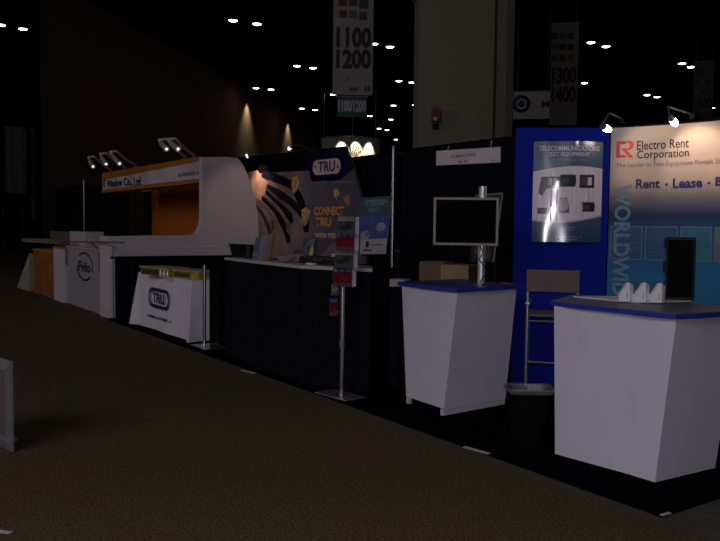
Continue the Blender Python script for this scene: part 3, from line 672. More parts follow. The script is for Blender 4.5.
# things on it
A, B, C_, D_ = Zp(573, 297.2, CT), Zp(638, 303.5, CT), Zp(692, 301.5, CT), Zp(628, 297.0, CT)
tag(MB().prism([A+up*.001, B+up*.001, C_+up*.001, D_+up*.001], (0, 0, .006)).build('display_board', M_white), 'thin white board lying flat under the three card holders', 'board')
M_acr = mat('frosted_acrylic', (0.88, 0.86, 0.90), 0.35, var=.02, spec=.5)
for k, (x0, x1) in enumerate(((619, 634), (634.5, 650), (650.5, 666))):
    yb = 301.5+k*.6
    A, B = Zp(x0, yb, CT+.009), Zp(x1, yb+.3, CT+.009); d = (B-A); n = Vector((-d.y, d.x, 0)).normalized()*0.05
    if n.dot(CAM-A) > 0: n = -n
    hgt = d.length*1.32
    t = thing('card_holder', ['leftmost of three white wedge card holders on the right counter', 'middle of three white wedge card holders on the right counter', 'rightmost white wedge card holder beside the black tower'][k], 'card holder', (A+B)/2, 0, 'white card holders on the counter')
    MB().loft([[A, A+d*.72, A+d*.72+n, A+n*.9], [A+up*.035, A+d*.72+up*.035, A+d*.72+n+up*.04, A+n*.9+up*.04], [A+d*.50+up*hgt*.97, A+d*.70+up*hgt, A+d*.72+n*.8+up*hgt, A+d*.52+n*.8+up*hgt*.97]]).build('body', M_acr, t)
    MB().loft([[A+d*.735, A+d*1.0+n*.5, A+d*.98+n, A+d*.735+n], [A+d*.735+up*hgt*.96, A+d*.98+n*.4+up*hgt*.86, A+d*.95+n*.9+up*hgt*.86, A+d*.735+n*.9+up*hgt*.96]]).build('side_wing', M_white, t)
    MB().prism([A+d*.52-n*.01+up*.02, A+d*.56-n*.01+up*.02, A+d*.56-n*.01+up*.055, A+d*.52-n*.01+up*.055], -n*.03).build('slot', M_greyink, t)
A = Zp(679, 301, CT+.002); n = Vector((A.x, A.y, 0)).normalized(); ang = math.atan2(n.x, -n.y); ang = math.atan2(-n.x, n.y)
w_ = 25.5/F_PX*math.hypot(A.x, A.y)
th_ = 0.41; c = A+n*0.10
t = thing('tower_speaker', 'black upright tower standing on the right counter behind the card holders', 'tower', (c.x, c.y, CT))
MB().box(c+up*(th_/2+.008), (w_, .19, th_), ang, bevel=.008).build('cabinet', M_blackp, t)
MB().box(c-n*.098+up*(th_/2+.008), (w_*.86, .006, th_*.92), ang, bevel=.002).build('front_grille', mat('black_mesh', (.004, .004, .005), .95, var=.4, scale=200, spec=.05), t)
for zz, hh in ((.38, .06), (.22, .08), (.08, .06)): MB().box(c-Vector((math.cos(ang), math.sin(ang), 0))*(w_/2+.008)+up*zz, (.016, .10, hh), ang, bevel=.004).build('side_clip', M_blackp, t)

# monitor on a pole
CT2 = .915+.001+.028+.003
pb_ = Zp(481, 284, CT2)
topz = 1.0
d_ = math.hypot(pb_.x, pb_.y); topz = Dp(484, 187, d_).z
t = thing('monitor_pole', 'polished chrome pole rising from the blue topped counter behind the monitor', 'pole', (pb_.x, pb_.y, CT2))
MB().tube([pb_+up*.012, (pb_.x, pb_.y, topz)], .031, 20).build('pole', mat('satin_chrome', (.82, .82, .86), .48, 1.0, .03), t, 40)
MB().lathe(pb_+up*.001, [(.07, 0), (.07, .008), (.04, .014)], 24).build('flange', M_chrome, t, 40)
MB().lathe((pb_.x, pb_.y, topz), [(.031, -.001), (.029, .006), (.01, .008)], 20).build('pole_cap', M_metal, t)
# monitor plane faces the camera, in front of the pole
nf = Vector((-pb_.x, -pb_.y, 0)).normalized(); mo_c = pb_+nf*.11
tv = Vector((-nf.y, nf.x, 0)); tv = tv if tv.dot(RT) > 0 else -tv
tv2 = (tv+nf*-0.02).normalized(); mp = Plane((mo_c-tv2*.6).xy, (mo_c+tv2*.6).xy)
ml, mr2, mt_, mbm = mp.uv(433.5, 220)[0], mp.uv(498.5, 220)[0], mp.uv(467, 197.5)[1], mp.uv(467, 245.3)[1]
t = thing('monitor', 'flat silver framed monitor with a dark screen mounted on the chrome pole', 'monitor', mp((ml+mr2)/2, mbm, 0))
MB().prism([mp(ml+.02, mbm+.02, -.012), mp(mr2-.02, mbm+.02, -.012), mp(mr2-.02, mt_-.02, -.012), mp(ml+.02, mt_-.02, -.012)], -mp.n*.028).build('housing', M_blackp, t)
M_bez = mat('silver_bezel', (0.24, 0.215, 0.20), .5, .2)
B_ = (ml, mbm, mr2, mt_); fr = MB(); bw = .019
for r_ in frame(B_, bw): fr.prism([mp(a, b_, .008) for a, b_ in r_], -mp.n*.02)
fr.build('bezel', M_bez, t)
MB().prism([mp(ml+bw, mbm+bw, .002), mp(mr2-bw, mbm+bw, .002), mp(mr2-bw, mt_-bw, .002), mp(ml+bw, mt_-bw, .002)], -mp.n*.008).build('screen', mat('dark_screen', (.002, .002, .003), .6, spec=.02), t)
uc = (ml+mr2)/2
um = (pb_-mp.P).dot(mp.t)
MB().box(mp(um-.05, (mbm+mt_)/2, -.055), (.16, .03, .12), math.atan2(mp.t.y, mp.t.x)).build('mount', M_steel, t)
cb = [pb_+Vector((0, 0, z))+tv*x+nf*.045 for z, x in ((.34, -.03), (.26, .01), (.2, -.02), (.14, .03), (.10, .045), (.05, .01), (.012, -.01))]
tag(MB().tube(cb, .005, 6).build('power_cable', M_blackp), 'thin black cable dangling down the chrome monitor pole', 'cable')
rr = [Zp(500, 282.5, CT2+.006), Zp(506, 283.2, CT2+.006), Zp(513, 284, CT2+.006)]
tag(MB().tube(rr, .004, 6).build('marker_pen', mat('orange_red', (.5, .09, .03), .4)), 'orange red pen on the blue counter top right of the chrome pole', 'pen')

# waste bin
bc = Zp(529.5, 388.5, .375); ba = math.atan2(tv.y, tv.x)+.12
t = thing('waste_bin', 'black waste bin with clear liner between the two flared counters', 'bin', (bc.x, bc.y, .014))
rings = [rrect(bc.x, bc.y, a, b_, .05, z, 4, ba) for a, b_, z in ((.21, .15, .015), (.285, .215, .375), (.27, .20, .375), (.20, .14, .03))]
MB().loft(rings).build('bucket', mat('black_bin_plastic', (.0025, .0025, .0035), .7, spec=.08), t, 40)
lm = mat('clear_liner', (.20, .20, .22), .25, spec=.7, alpha=.5, bump=.6, scale=30)
rings = []
rnd = random.Random(3)
for a, b_, z, j in ((.290, .220, .356, .004), (.305, .235, .372, .006), (.300, .230, .388, .004), (.26, .19, .384, .004), (.23, .165, .30, .012), (.20, .14, .16, .012), (.17, .12, .05, .004)):
    rings.append([p+Vector((rnd.uniform(-j, j), rnd.uniform(-j, j), rnd.uniform(-j, j)*.7)) for p in rrect(bc.x, bc.y, a, b_, .05, z, 4, ba)])
MB().loft(rings, caps=False).build('liner', lm, t, 50)

# tall folding chair behind
cD = 6.05; cb = Dp(553, 280, cD); cb.z = 0; av_ = Vector((cb.x, cb.y, 0)).normalized(); ah = Vector((av_.y, -av_.x, 0)); ah = ah if ah.dot(RT) > 0 else -ah
hw = 25/F_PX*cD; crot = math.atan2(ah.y, ah.x)
t = thing('tall_folding_chair', 'tall director style chair with tan canvas back in front of the blue panel', 'chair', (cb.x, cb.y, .014))
M_can = mat('tan_grey_canvas', (.15, .12, .10), .85, var=.1, scale=40)
zt_, zbk = Dp(553, 270, cD).z, Dp(553, 292, cD).z
def ch(a, b, z): return cb+ah*a+av_*b+up*z
for a in (-hw+.012, hw-.012):
    MB().tube([ch(a, 0, .016), ch(a, 0, zt_)], .011, 10).build('leg', M_metal, t, 40)
    MB().tube([ch(a, .34, .016), ch(a, .34, .76)], .011, 10).build('leg', M_metal, t, 40)
MB().box(ch(0, -.016, (zt_+zbk)/2), (hw*2, .012, zt_-zbk), crot, bevel=.004).build('backrest', M_can, t)
MB().box(ch(0, .17, .745), (hw*2-.03, .34, .02), crot, bevel=.006).build('seat', M_can, t)
for a in (-hw+.012, hw-.012): MB().box(ch(a, .16, .835), (.04, .36, .022), crot, bevel=.005).build('armrest', M_steel, t)
for z in (.70, .385): MB().tube([ch(-hw+.012, 0, z), ch(hw-.012, 0, z)], .009, 8).build('rung', M_metal, t)
for a in (-hw+.012, hw-.012): MB().tube([ch(a, 0, .5), ch(a, .34, .5)], .008, 8).build('side_rail', M_steel, t)

# ================================================================== BROCHURE STAND
bs = Vector((-5.30, 3.44, 0)); bsd = math.hypot(bs.x, bs.y)
t = thing('brochure_stand', 'slim aluminium brochure stand with zigzag acrylic pockets at the aisle edge', 'stand', (bs.x, bs.y, .014))
MB().box((bs.x-.02, bs.y, .0215), (.40, .22, .010), .10, bevel=.003).build('base_plate', M_steel, t)
MB().tube([(bs.x, bs.y, .026), (bs.x, bs.y, 1.36)], .019, 14).build('pole', M_metal, t, 40)
MB().lathe((bs.x, bs.y, .45), [(.023, -.03), (.023, .03)], 14).build('collar', M_steel, t)
sd = Vector((-bs.x, -bs.y, 0)).normalized(); st = Vector((-sd.y, sd.x, 0)); st = st if st.dot(RT) > 0 else -st
M_acp = mat('clear_acrylic', (.10, .10, .12), .5, spec=.1, alpha=.35)
gr = mat('forest_photo_print', (.04, .04, .037), .7, var=.8, scale=25, spec=.1); rd = mat('red_brochure_print', (.11, .004, .009), .7, var=.5, scale=20, spec=.1); bt_ = mat('blue_print', (.035, .04, .16), .7, spec=.1); lt = mat('pale_photo_print', (.18, .17, .18), .7, var=.4, scale=20, spec=.1)
pk = [(337.5, 355, 216.5, 234, gr, lt, 'front', 'grey forest picture brochure in the topmost pocket'), (335.5, 354.5, 232, 250.5, rd, bt_, 'front', 'red brochure with blue heading in the second pocket'),
      (334.5, 353.5, 250.5, 267.5, gr, lt, 'front', 'pale and dark picture brochure in the third pocket'), (332.5, 352, 267, 286, rd, bt_, 'front', 'red brochure with blue heading in the lowest front pocket'),
      (331, 339, 284.5, 295, lt, lt, 'back', 'pale brochure peeking from the rear pocket'), (329.5, 338, 298, 315, rd, bt_, 'back', 'dark red brochure in the lowest rear pocket')]
for (xa, xb, ya, yb, m1, m2, side, lab) in pk:
    off = .05 if side == 'front' else -.06
    P = bs+sd*off; pl = Plane((P-st).xy, (P+st).xy); ua, vb = pl.uv(xa, yb); ub, va = pl.uv(xb, ya)
    wd_ = ub-ua
    # pocket: back plate, lip, floor and side wall
    b = MB()
    b.prism([pl(ua, vb, 0), pl(ub, vb, 0), pl(ub, va-.01, -.012), pl(ua, va-.01, -.012)], -pl.n*.003)
    b.prism([pl(ua, vb, 0), pl(ub, vb, 0), pl(ub, vb, .045), pl(ua, vb, .045)], -up*.003)
    b.prism([pl(ua, vb, .045), pl(ub, vb, .045), pl(ub, vb+.03, .045), pl(ua, vb+.03, .045)], pl.n*.002)
    b.build('pocket', M_acp, t)
    if side == 'front':
        MB().prism([pl(ub+.001, vb-.01, -.01), pl(ub+.034, vb, -.01), pl(ub+.034, va, -.02), pl(ub+.001, va-.01, -.02)], pl.n*.004).build('side_wing', mat('pale_acrylic', (.40, .38, .45), .6, spec=.1), t)
    MB().tube([bs+up*(vb+.03), pl((ua+ub)/2, vb+.03, -.004)], .006, 6).build('bracket', M_steel, t)
    br = thing('brochure', lab, 'brochure', pl((ua+ub)/2, vb+.004, .012), 0, 'brochures in the stand')
    sp = vb+(va-vb)*.72
    MB().prism([pl(ua+.004, vb+.003, .012), pl(ub-.004, vb+.003, .012), pl(ub-.004, sp, .006), pl(ua+.004, sp, .006)], -pl.n*.005).build('cover', m1, br)
    MB().prism([pl(ua+.004, sp+.0005, .006), pl(ub-.004, sp+.0005, .006), pl(ub-.004, va, .002), pl(ua+.004, va, .002)], -pl.n*.005).build('heading_band', m2, br)
    if m1 is rd:
        s2 = lambda u_, v_, o_=0, pl=pl, vb=vb, va=va: pl(u_, v_, .013+o_-.010*(v_-vb)/(va-vb))
        decal(blocks((ua+.015, sp+.006, ub-.012, va-.012), 8, 8), s2, 'heading_print', lt, br, .003)
        decal([ellipse((ua+ub)/2+.01, (vb+sp)/2, wd_*.28, (sp-vb)*.32)], s2, 'cover_picture', mat('bright_red_print', (.16, .006, .012), .7, spec=.1), br, .003)

# ================================================================== BLACK SKIRTED COUNTER AND ITS THINGS
TZ = 1.06
tp = [Vector((-7.66, 3.47)), Vector((-5.88, 3.38)), Zp(372, 268.6, TZ).xy, Zp(373, 266.4, TZ).xy, Vector((-7.66, 4.16))]
t = thing('bar_counter', 'tall counter with pale top and black pleated skirt at the aisle', 'counter', (-6.6, 3.8, .014))
M_ptop = mat('pale_counter_top', (.46, .42, .40), .5, var=.05)
MB().prism([(p.x, p.y, TZ-.028) for p in tp], (0, 0, .028)).build('countertop', M_ptop, t)
ins = [Vector((-6.6, 3.8))+(p-Vector((-6.6, 3.8)))*.985 for p in tp]
for i, (a, b_) in enumerate(((0, 1), (1, 2), (4, 0))):
    cloth_sheet(ins[a], ins[b_], .025, TZ-.03, .15, .022, 5, 30+i).build('skirt', M_black, t, 60)
for p in ((-7.5, 4.0), (-6.0, 3.9), (-7.5, 3.62), (-5.9, 3.56)): MB().tube([(*p, .016), (*p, TZ-.03)], .02, 8).build('leg', M_steel, t)
# laptop lid at the left end
A, B = Zp(223.5, 257.2, TZ+.001), Zp(242.5, 258.6, TZ+.001); d = B-A; h_ = Dp(232, 244.5, math.hypot(*((A+B)/2).xy)).z-TZ; n = Vector((-d.y, d.x, 0)).normalized()
if n.dot(CAM-A) > 0: n = -n
A, B = A+n*.12+up*.004, B+n*.12+up*.004
t = thing('laptop', 'black laptop with its lid up at the left end of the skirted counter', 'laptop', (A+B)/2)
MB().prism([A, B, B+n*.22, A+n*.22], (0, 0, .016)).build('base', M_blackp, t)
MB().prism([A-n*.012, B-n*.012, B-n*.002, A-n*.002], up*h_-n*.045).build('lid', M_blackp, t)
A = Zp(248, 258.9, TZ+.001)
t = thing('small_speaker', 'small black box beside the laptop on the skirted counter', 'speaker', A)
MB().box(A+n*.03+up*.075, (.05, .05, .14), .3, bevel=.006).build('cabinet', M_blackp, t); MB().box(A+n*.001+up*.075, (.04, .006, .12), .3).build('grille', M_inkd, t)
# leaning magazines
cols = [('teal_cover', (.025, .07, .09), 'teal'), ('white_cover', (.18, .165, .20), 'white'), ('lilac_cover', (.12, .10, .16), 'lilac'), ('yellow_cover', (.24, .12, .02), 'yellow')]
for k, ((nm, c, w_), (xa, xb, yb, yt)) in enumerate(zip(cols, ((253, 258.5, 259.2, 237.5), (258.8, 262.5, 259.7, 236), (262.8, 266.5, 260.1, 235), (266.8, 270, 260.4, 233.5)))):
    A, B = Zp(xa-1.0, yb, TZ+.001), Zp(xb-1.0, yb+.3, TZ+.001); T0 = Dp(xa+1.8, yt, math.hypot(*A.xy)); T1 = Dp(xb+2.2, yt, math.hypot(*B.xy))
    d = B-A; nn_ = Vector((-d.y, d.x, 0)).normalized(); nn_ = nn_ if nn_.dot(CAM-A) < 0 else -nn_
    t = thing('magazine', f'{w_} magazine standing upright in the leaning row beside the laptop', 'magazine', (A+B)/2, 0, 'magazines standing on the skirted counter')
    MB().loft([[A, B, B+nn_*.025, A+nn_*.025], [T0+nn_*.012, T1+nn_*.012, T1+nn_*.037, T0+nn_*.037]]).build('cover', mat(nm, c, .4, var=.25, scale=14), t)
    m_ = A*.82+T0*.18; q_ = B*.82+T1*.18
    MB().loft([[A*.85+T0*.15-nn_*.001, B*.85+T1*.15-nn_*.001, B*.85+T1*.15, A*.85+T0*.15], [A*.6+T0*.4-nn_*.001+nn_*.008, B*.6+T1*.4-nn_*.001+nn_*.008, B*.6+T1*.4+nn_*.008, A*.6+T0*.4+nn_*.008]]).build('spine_label', mat('spine_label_print', (.16, .14, .20), .5, var=.6, scale=30), t)
c = Zp(279, 262.5, TZ+.001)+n*.08
t = thing('plastic_dish', 'clear plastic dish of small cards right of the leaning magazines', 'dish', c)
MB().lathe(c, [(.05, .002), (.075, .01), (.10, .06), (.098, .06), (.07, .014), (.004, .008)], 18).build('bowl', mat('cloudy_plastic', (.35, .33, .36), .2, alpha=.6), t, 50)
for k in range(4): MB().box(c+Vector((.02*math.cos(k*1.7), .02*math.sin(k*1.7), .02+.012*k)), (.08, .05, .006), k*.8, .3).build('card', mat(f'dish_card_{k}', ((.3, .28, .32), (.12, .10, .2), (.35, .3, .28), (.2, .18, .2))[k], .5), t)
A, B = Zp(289.5, 260.8, TZ+.001)+n*.05, Zp(299.5, 261.5, TZ+.001)+n*.05; d = B-A; hh = .115
t = thing('card_stand', 'small peach and purple picture stand in the middle of the skirted counter', 'card stand', (A+B)/2)
MB().prism([A, B, B+n*.012, A+n*.012], up*hh+n*.02).build('panel', mat('peach_print', (.42, .20, .12), .4, var=.5, scale=14), t)
MB().prism([A-n*.002+up*hh*.62, B-n*.002+up*hh*.62, B+up*hh*.62, A+up*hh*.62], up*hh*.36+n*.012).build('purple_band', mat('purple_print', (.08, .05, .13), .4), t)
MB().prism([A+n*.03, B+n*.03, B+n*.09, A+n*.09], up*.008).build('foot', M_blackp, t)
A, B = Zp(301.5, 259.3, TZ+.001), Zp(314, 259.9, TZ+.001); d = B-A; hh = Dp(308, 238, math.hypot(*A.xy)).z-TZ
t = thing('picture_card', 'upright picture card of a skyline standing behind the black case', 'picture card', (A+B)/2)
MB().prism([A, B, B+n*.012, A+n*.012], up*hh+n*.03).build('panel', mat('dark_picture_print', (.035, .03, .028), .4, var=.5, scale=18), t)
ps = lambda a, b_, o=0: A+d*a+up*(hh*b_)+n*(.03*b_)-n*o
decal([[(.5, .05), (.9, .05), (.88, .5), (.72, .78), (.62, .5)]], ps, 'pale_tower', mat('sand_print', (.45, .30, .15), .4), t, .002)
decal([[(.2, .62), (.8, .72), (.95, .95), (.45, .92)]], ps, 'sky_patch', mat('steel_blue_print', (.10, .13, .18), .4), t, .002)
decal([[(.1, .05), (.4, .05), (.45, .5), (.2, .75)]], ps, 'dark_tower', mat('moss_print', (.09, .08, .05), .4), t, .002)
MB().prism([A+n*.03, B+n*.03, B+n*.10, A+n*.10], up*.008).build('foot', M_blackp, t)
A, B = Zp(293, 263.0, TZ+.001)+n*.07, Zp(334, 266.5, TZ+.001)+n*.04; d = B-A; n2 = Vector((-d.y, d.x, 0)).normalized(); n2 = n2 if n2.dot(CAM-A) < 0 else -n2
t = thing('equipment_case', 'long low black case lying along the skirted counter', 'case', (A+B)/2)
MB().prism([A, B, B+n2*.16, A+n2*.16], up*.045).build('case_base', M_blackp, t); MB().prism([A+n2*.004+up*.046, B+n2*.004+up*.046, B+n2*.16+up*.046, A+n2*.16+up*.046], up*.022).build('case_lid', mat('case_black', (.02, .018, .02), .5), t)
MB().tube([A*.6+B*.4-n2*.002+up*.04, A*.58+B*.42-n2*.014+up*.04, A*.42+B*.58-n2*.014+up*.04, A*.4+B*.6-n2*.002+up*.04], .005, 6).build('handle', M_steel, t)
A = Zp(300, 264.0, TZ+.002)
t = thing('metal_clip', 'small shiny metal clip at the front edge of the skirted counter', 'clip', A)
MB().lathe(A, [(.016, 0), (.018, .01), (.01, .022)], 12).build('body', M_chrome, t); MB().tube([A+up*.02, A+Vector((.03, .01, .03))], .003, 6).build('lever', M_chrome, t)
A, B = Zp(306, 264.3, TZ+.002), Zp(312, 264.8, TZ+.002)
tag(MB().prism([A, B, B+n*.05, A+n*.05], up*.012).build('white_card_stack', M_white), 'small white card stack near the shiny clip', 'cards')
A = Zp(334, 262.5, TZ+.001)
t = thing('drinking_glass', 'small clear glass at the right end of the skirted counter', 'glass', A)
MB().lathe(A, [(.002, .004), (.024, .002), (.03, .085), (.028, .085), (.022, .01), (.003, .008)], 16).build('tumbler', mat('clear_glass', (.6, .6, .62), .08, alpha=.45, spec=.7), t, 50)

# pale topped rear table with the cloud poster on an easel
t = thing('rear_table', 'black draped table under the cloud poster behind the brochure stand', 'table', (-7.55, 5.2, .014))
MB().box((-7.56, 5.22, .918), (.78, .46, .024)).build('tabletop', M_black, t)
for i, (p, q_) in enumerate((((-7.94, 4.995), (-7.18, 4.995)), ((-7.18, 4.995), (-7.18, 5.44)), ((-7.94, 5.44), (-7.94, 4.995)))): cloth_sheet(p, q_, .025, .904, .15, .015, 4, 50+i).build('skirt', M_black, t, 60)
for x in (-7.88, -7.24):
    for y in (5.06, 5.38): MB().tube([(x, y, .016), (x, y, .904)], .016, 8).build('leg', M_steel, t)
ep = Plane((-7.6, 5.12), (-6.6, 5.20))
t = thing('cloud_poster', 'teal and blue foam board poster with clouds beside the tall upright', 'poster', ep(.3, 1.0))
cr_ = [ep.uv(*p) for p in ((361.5, 198), (392, 195.5), (385.5, 254), (360, 254))]
def epf(a, b_, off=0):  # bilinear on the board, leaning back at its foot
    (ua, va), (ub, vb), (uc_, vc), (ud, vd) = cr_
    uu = (ud+(uc_-ud)*a)*(1-b_)+(ua+(ub-ua)*a)*b_; vv = (vd+(vc-vd)*a)*(1-b_)+(va+(vb-va)*a)*b_
    return ep(uu, vv, off)
MB().prism([epf(0, 0), epf(1, 0), epf(1, 1), epf(0, 1)], -ep.n*.008).build('board', mat('white_foam_board', (.40, .36, .42), .5), t)
decal([[(0, .68), (1, .68), (1, 1), (0, 1)]], epf, 'teal_heading', mat('teal_print', (.012, .085, .10), .5), t, .003)
decal([[(0, .27), (1, .27), (1, .68), (0, .68)]], epf, 'sky_picture', mat('sky_print', (.035, .075, .30), .5, var=.5, scale=7), t, .003)
decal([ellipse(.74, .47, .16, .075), ellipse(.18, .33, .18, .075), ellipse(.25, .36, .08, .06)], epf, 'cloud', mat('cloud_print', (.30, .30, .42), .5), t, .0045)
decal([[(.42, .28), (.56, .28), (.52, .66), (.47, .66)]], epf, 'tower_picture', mat('tower_print', (.09, .08, .10), .5, var=.5, scale=40), t, .0048)
for k, (a, b0, b1) in enumerate(((.74, .925, .955), (.82, .885, .91), (.6, .845, .87), (.3, .80, .815), (.5, .775, .79), (.45, .75, .765), (.35, .72, .735))):
    decal(blocks((.5-a/2, b0, .5+a/2, b1), 14, 60+k), epf, 'heading_print', mat('pale_teal_ink', (.22, .30, .33), .5), t, .005)
decal([rect((.22, .12, .34, .22))], epf, 'dark_mark', M_inkd, t, .004); decal(blocks((.4, .15, .88, .18), 10, 70), epf, 'small_print', M_greyink, t, .004); decal(blocks((.12, .05, .48, .09), 7, 71), epf, 'small_print', mat('violet_ink', (.12, .05, .2), .5), t, .004)
es = thing('table_easel', 'small black easel holding up the cloud poster on the rear table', 'easel', (-7.4, 5.2, .932))
for a in (.2, .8):
    p = epf(a, 0, .0)
    yb_ = 5.17 
    MB().tube([Vector((max(-7.9, min(-7.22, p.x)), yb_, .938)), epf(a, 0, -.02)-up*.01, epf(a, .5, -.022)], .007, 8).build('leg', M_blackp, es)
MB().tube([epf(.12, 0, .012)-up*.012, epf(.88, 0, .012)-up*.012], .008, 8).build('ledge', M_blackp, es)

# low black draped table with boxes behind the rail
t = thing('low_table', 'low black draped table carrying cartons behind the monitor counter', 'table', (-5.9, 5.0, .014))
MB().box((-5.98, 5.05, .748), (1.14, .70, .024)).build('tabletop', M_black, t)
for i, (p, q_) in enumerate((((-6.53, 4.71), (-5.43, 4.71)), ((-5.43, 4.71), (-5.43, 5.39)), ((-6.53, 5.39), (-6.53, 4.71)))): cloth_sheet(p, q_, .025, .735, .15, .012, 4, 80+i).build('skirt', M_black, t, 60)
for x in (-6.48, -5.48):
    for y in (4.78, 5.32): MB().tube([(x, y, .016), (x, y, .735)], .018, 8).build('leg', M_steel, t)
def carton(cx_, cy_, w_, d_, z0, z1, rot, m, lab, tape=True):
    t = thing('carton', lab, 'box', (cx_, cy_, z0), rot)
    MB().box((cx_, cy_, (z0+z1)/2), (w_, d_, z1-z0), rot, bevel=.003).build('body', m, t)
    if tape: MB().box((cx_, cy_, z1+.0008), (w_*.98, .05, .0012), rot).build('tape', mat('parcel_tape', (.30, .22, .13), .3), t)
    for s_ in (-1, 1): MB().box((cx_-math.sin(rot)*s_*d_*.25, cy_+math.cos(rot)*s_*d_*.25, z1+.0006), (w_*.97, d_*.46, .001), rot).build('flap', m, t)
    return t
A, B = Yp(487.5, 270, 5.0), Yp(506, 270, 5.05); zt1 = Yp(495, 266.5, 5.0).z
carton(-5.57, 4.93, .27, .30, .762, zt1, .55, M_card, 'brown cardboard carton on the low table right of the chrome pole')
zt2 = Yp(478, 264, 4.95).z
carton(-5.90, 4.93, .26, .28, .762, zt2, .5, mat('dark_cardboard', (.16, .11, .07), .8), 'darker cardboard carton on the low table left of the chrome pole')
p = Yp(395.5, 284, 4.82); zt3 = Yp(395.5, 279.5, 4.8).z
carton(p.x, 4.88, .17, .18, .762, zt3, .6, mat('white_carton', (.42, .40, .43), .7), 'small white carton at the foot of the tall bare upright', False)
# leaning foam board behind the monitor
lp = Plane((-6.3, 5.62), (-5.2, 5.66))
t = thing('leaning_board', 'dark sign board on a thin stand half hidden behind the monitor', 'board', lp(.7, .02))
q4 = [lp.uv(*p) for p in ((476, 196), (503, 193.5), (494, 262), (470, 262))]
MB().prism([lp(*a) for a in q4], -lp.n*.008).build('panel', mat('dark_board', (.015, .013, .02), .5), t)
MB().tube([lp(q4[1][0], q4[1][1], .006), lp(q4[2][0], q4[2][1], .006)], .008, 6).build('edge', mat('pale_edge', (.30, .27, .25), .5), t)
MB().tube([lp(q4[0][0], q4[0][1], .006), lp(q4[1][0], q4[1][1], .006)], .010, 6).build('edge', mat('pale_edge', (.30, .27, .25), .5), t)
for a in (q4[2], q4[3]): MB().tube([lp(a[0], a[1]+.1, -.02), lp(a[0]+.02, .025, -.02)], .012, 8).build('leg', M_blackp, t)
decal([[(q4[3][0]+.05, q4[3][1]+.02), (q4[2][0]-.06, q4[2][1]+.02), (q4[2][0]-.04, q4[2][1]+.16), (q4[3][0]+.06, q4[3][1]+.18)]], lp, 'picture', mat('dark_picture', (.07, .05, .05), .5, var=.8, scale=18), t, .003)

# ================================================================== DARK CABLE BACKDROP
tp_ = Plane((-12.75, 5.93), (-8.9, 6.10))
t = thing('printed_backdrop', 'dark printed backdrop of cables with orange lettering under a black header', 'backdrop', tp_(1.5, .015))
def T(x, y): return tp_.uv(x, y)
out = [(0.0, .02), (T(366, 262)[0], .02), T(366, 262), T(364.5, 225), T(360, 195), T(354, 170), T(345, 146.2), (0.0, T(236, 157.5)[1])]
brown = ramp_mat('warm_grey_print', 0, [(-1.6, (.42, .27, .22)), (-0.5, (.38, .27, .235)), (0.7, (.26, .195, .19)), (1.1, (.125, .11, .135)), (2.4, (.09, .082, .115))], .5, (2.0, (.75, .75, .8), (1.1, 1.1, 1.1)), .2)
MB().prism([tp_(u, v, 0) for u, v in out], -tp_.n*.04).build('panel', brown, t)
TQ = lambda L: [T(*p) for p in L]
decal([[(0, T(236, 157.5)[1])] + [T(345, 146.4), T(353, 167), T(300, 171)] + [(0, T(248, 173)[1])]], tp_, 'black_header', mat('header_black', (.003, .0026, .004), .8, spec=.03), t, .003)
decal([TQ([(304, 152), (346, 148), (354, 168), (340, 180), (312, 182)])], tp_, 'navy_patch', mat('header_navy', (.005, .006, .035), .8, spec=.05), t, .0045)
lb = bx(tp_, 313, 341, 159, 174.5)
decal([stadium(*lb)], tp_, 'logo_oval', mat('logo_oval_pink', (.72, .50, .49), .5), t, .006)
text('TRU', tp_, bx(tp_, 318.5, 335.5, 161, 172), 'lettering', M_navy, t, .008, .03)
for x in (315.6, 338.2):
    u, v = T(x, 166.6); decal([[(u-.035, v), (u, v-.04), (u+.035, v), (u, v+.04)]], tp_, 'logo_diamond', M_greyink, t, .008)
gi = mat('dusty_ink', (.22, .18, .19), .5)
decal(blocks(bx(tp_, 312, 328, 181, 184), 12, 90), tp_, 'small_print', gi, t, .006); decal(blocks(bx(tp_, 334, 352, 180.5, 183.5), 13, 91), tp_, 'small_print', gi, t, .006)
oi = mat('orange_ink', (.75, .28, .035), .5)
text('CONNECT', tp_, bx(tp_, 314.5, 344.5, 206.5, 215.5), 'lettering', oi, t, .008, .05)
text('TRU', tp_, bx(tp_, 315.5, 332, 217.5, 226.5), 'lettering', oi, t, .008, .06)
text('WITH YOUR', tp_, bx(tp_, 315.5, 341, 233, 238), 'lettering', mat('cream_ink', (.75, .54, .42), .5), t, .008, .045)
kb = [mat('cable_black', (.006, .005, .006), .7, spec=.1), mat('cable_navy', (.009, .010, .028), .7, spec=.1), mat('cable_brown', (.06, .03, .03), .4), mat('cable_sheen', (.14, .11, .12), .4)]
skin = mat('pale_peach_print', (.75, .45, .34), .5, var=.25, scale=5); goldp = mat('gold_connector_print', (.60, .33, .13), .45, var=.7, scale=14); pal = mat('pale_connector_print', (.55, .42, .28), .45)
def cable(pts, ws, m, off=.004): 
    P_ = [Vector(T(*p)) for p in pts]; sm = []
    for i in range(len(P_)-1):
        a = P_[max(i-1, 0)]; b_ = P_[i]; c_ = P_[i+1]; e_ = P_[min(i+2, len(P_)-1)]
        for k in range(6):
            f = k/6; sm.append((.5*((2*b_)+(c_-a)*f+(2*a-5*b_+4*c_-e_)*f*f+(-a+3*b_-3*c_+e_)*f**3), ws[i]+(ws[i+1]-ws[i])*f))
    sm.append((P_[-1], ws[-1]))
    decal(ribbon([tuple(p) for p, _ in sm], [q_/63 for _, q_ in sm]), tp_, 'cable_picture', m, t, off)
decal([TQ([(249, 172), (258, 170), (262, 178), (268, 182), (270, 190), (262, 196), (256, 200), (251, 192)])], tp_, 'hand_picture', skin, t, .0035)
cable([(262, 174), (275, 178), (288, 183), (297, 190)], [6, 9, 9, 8], kb[1])
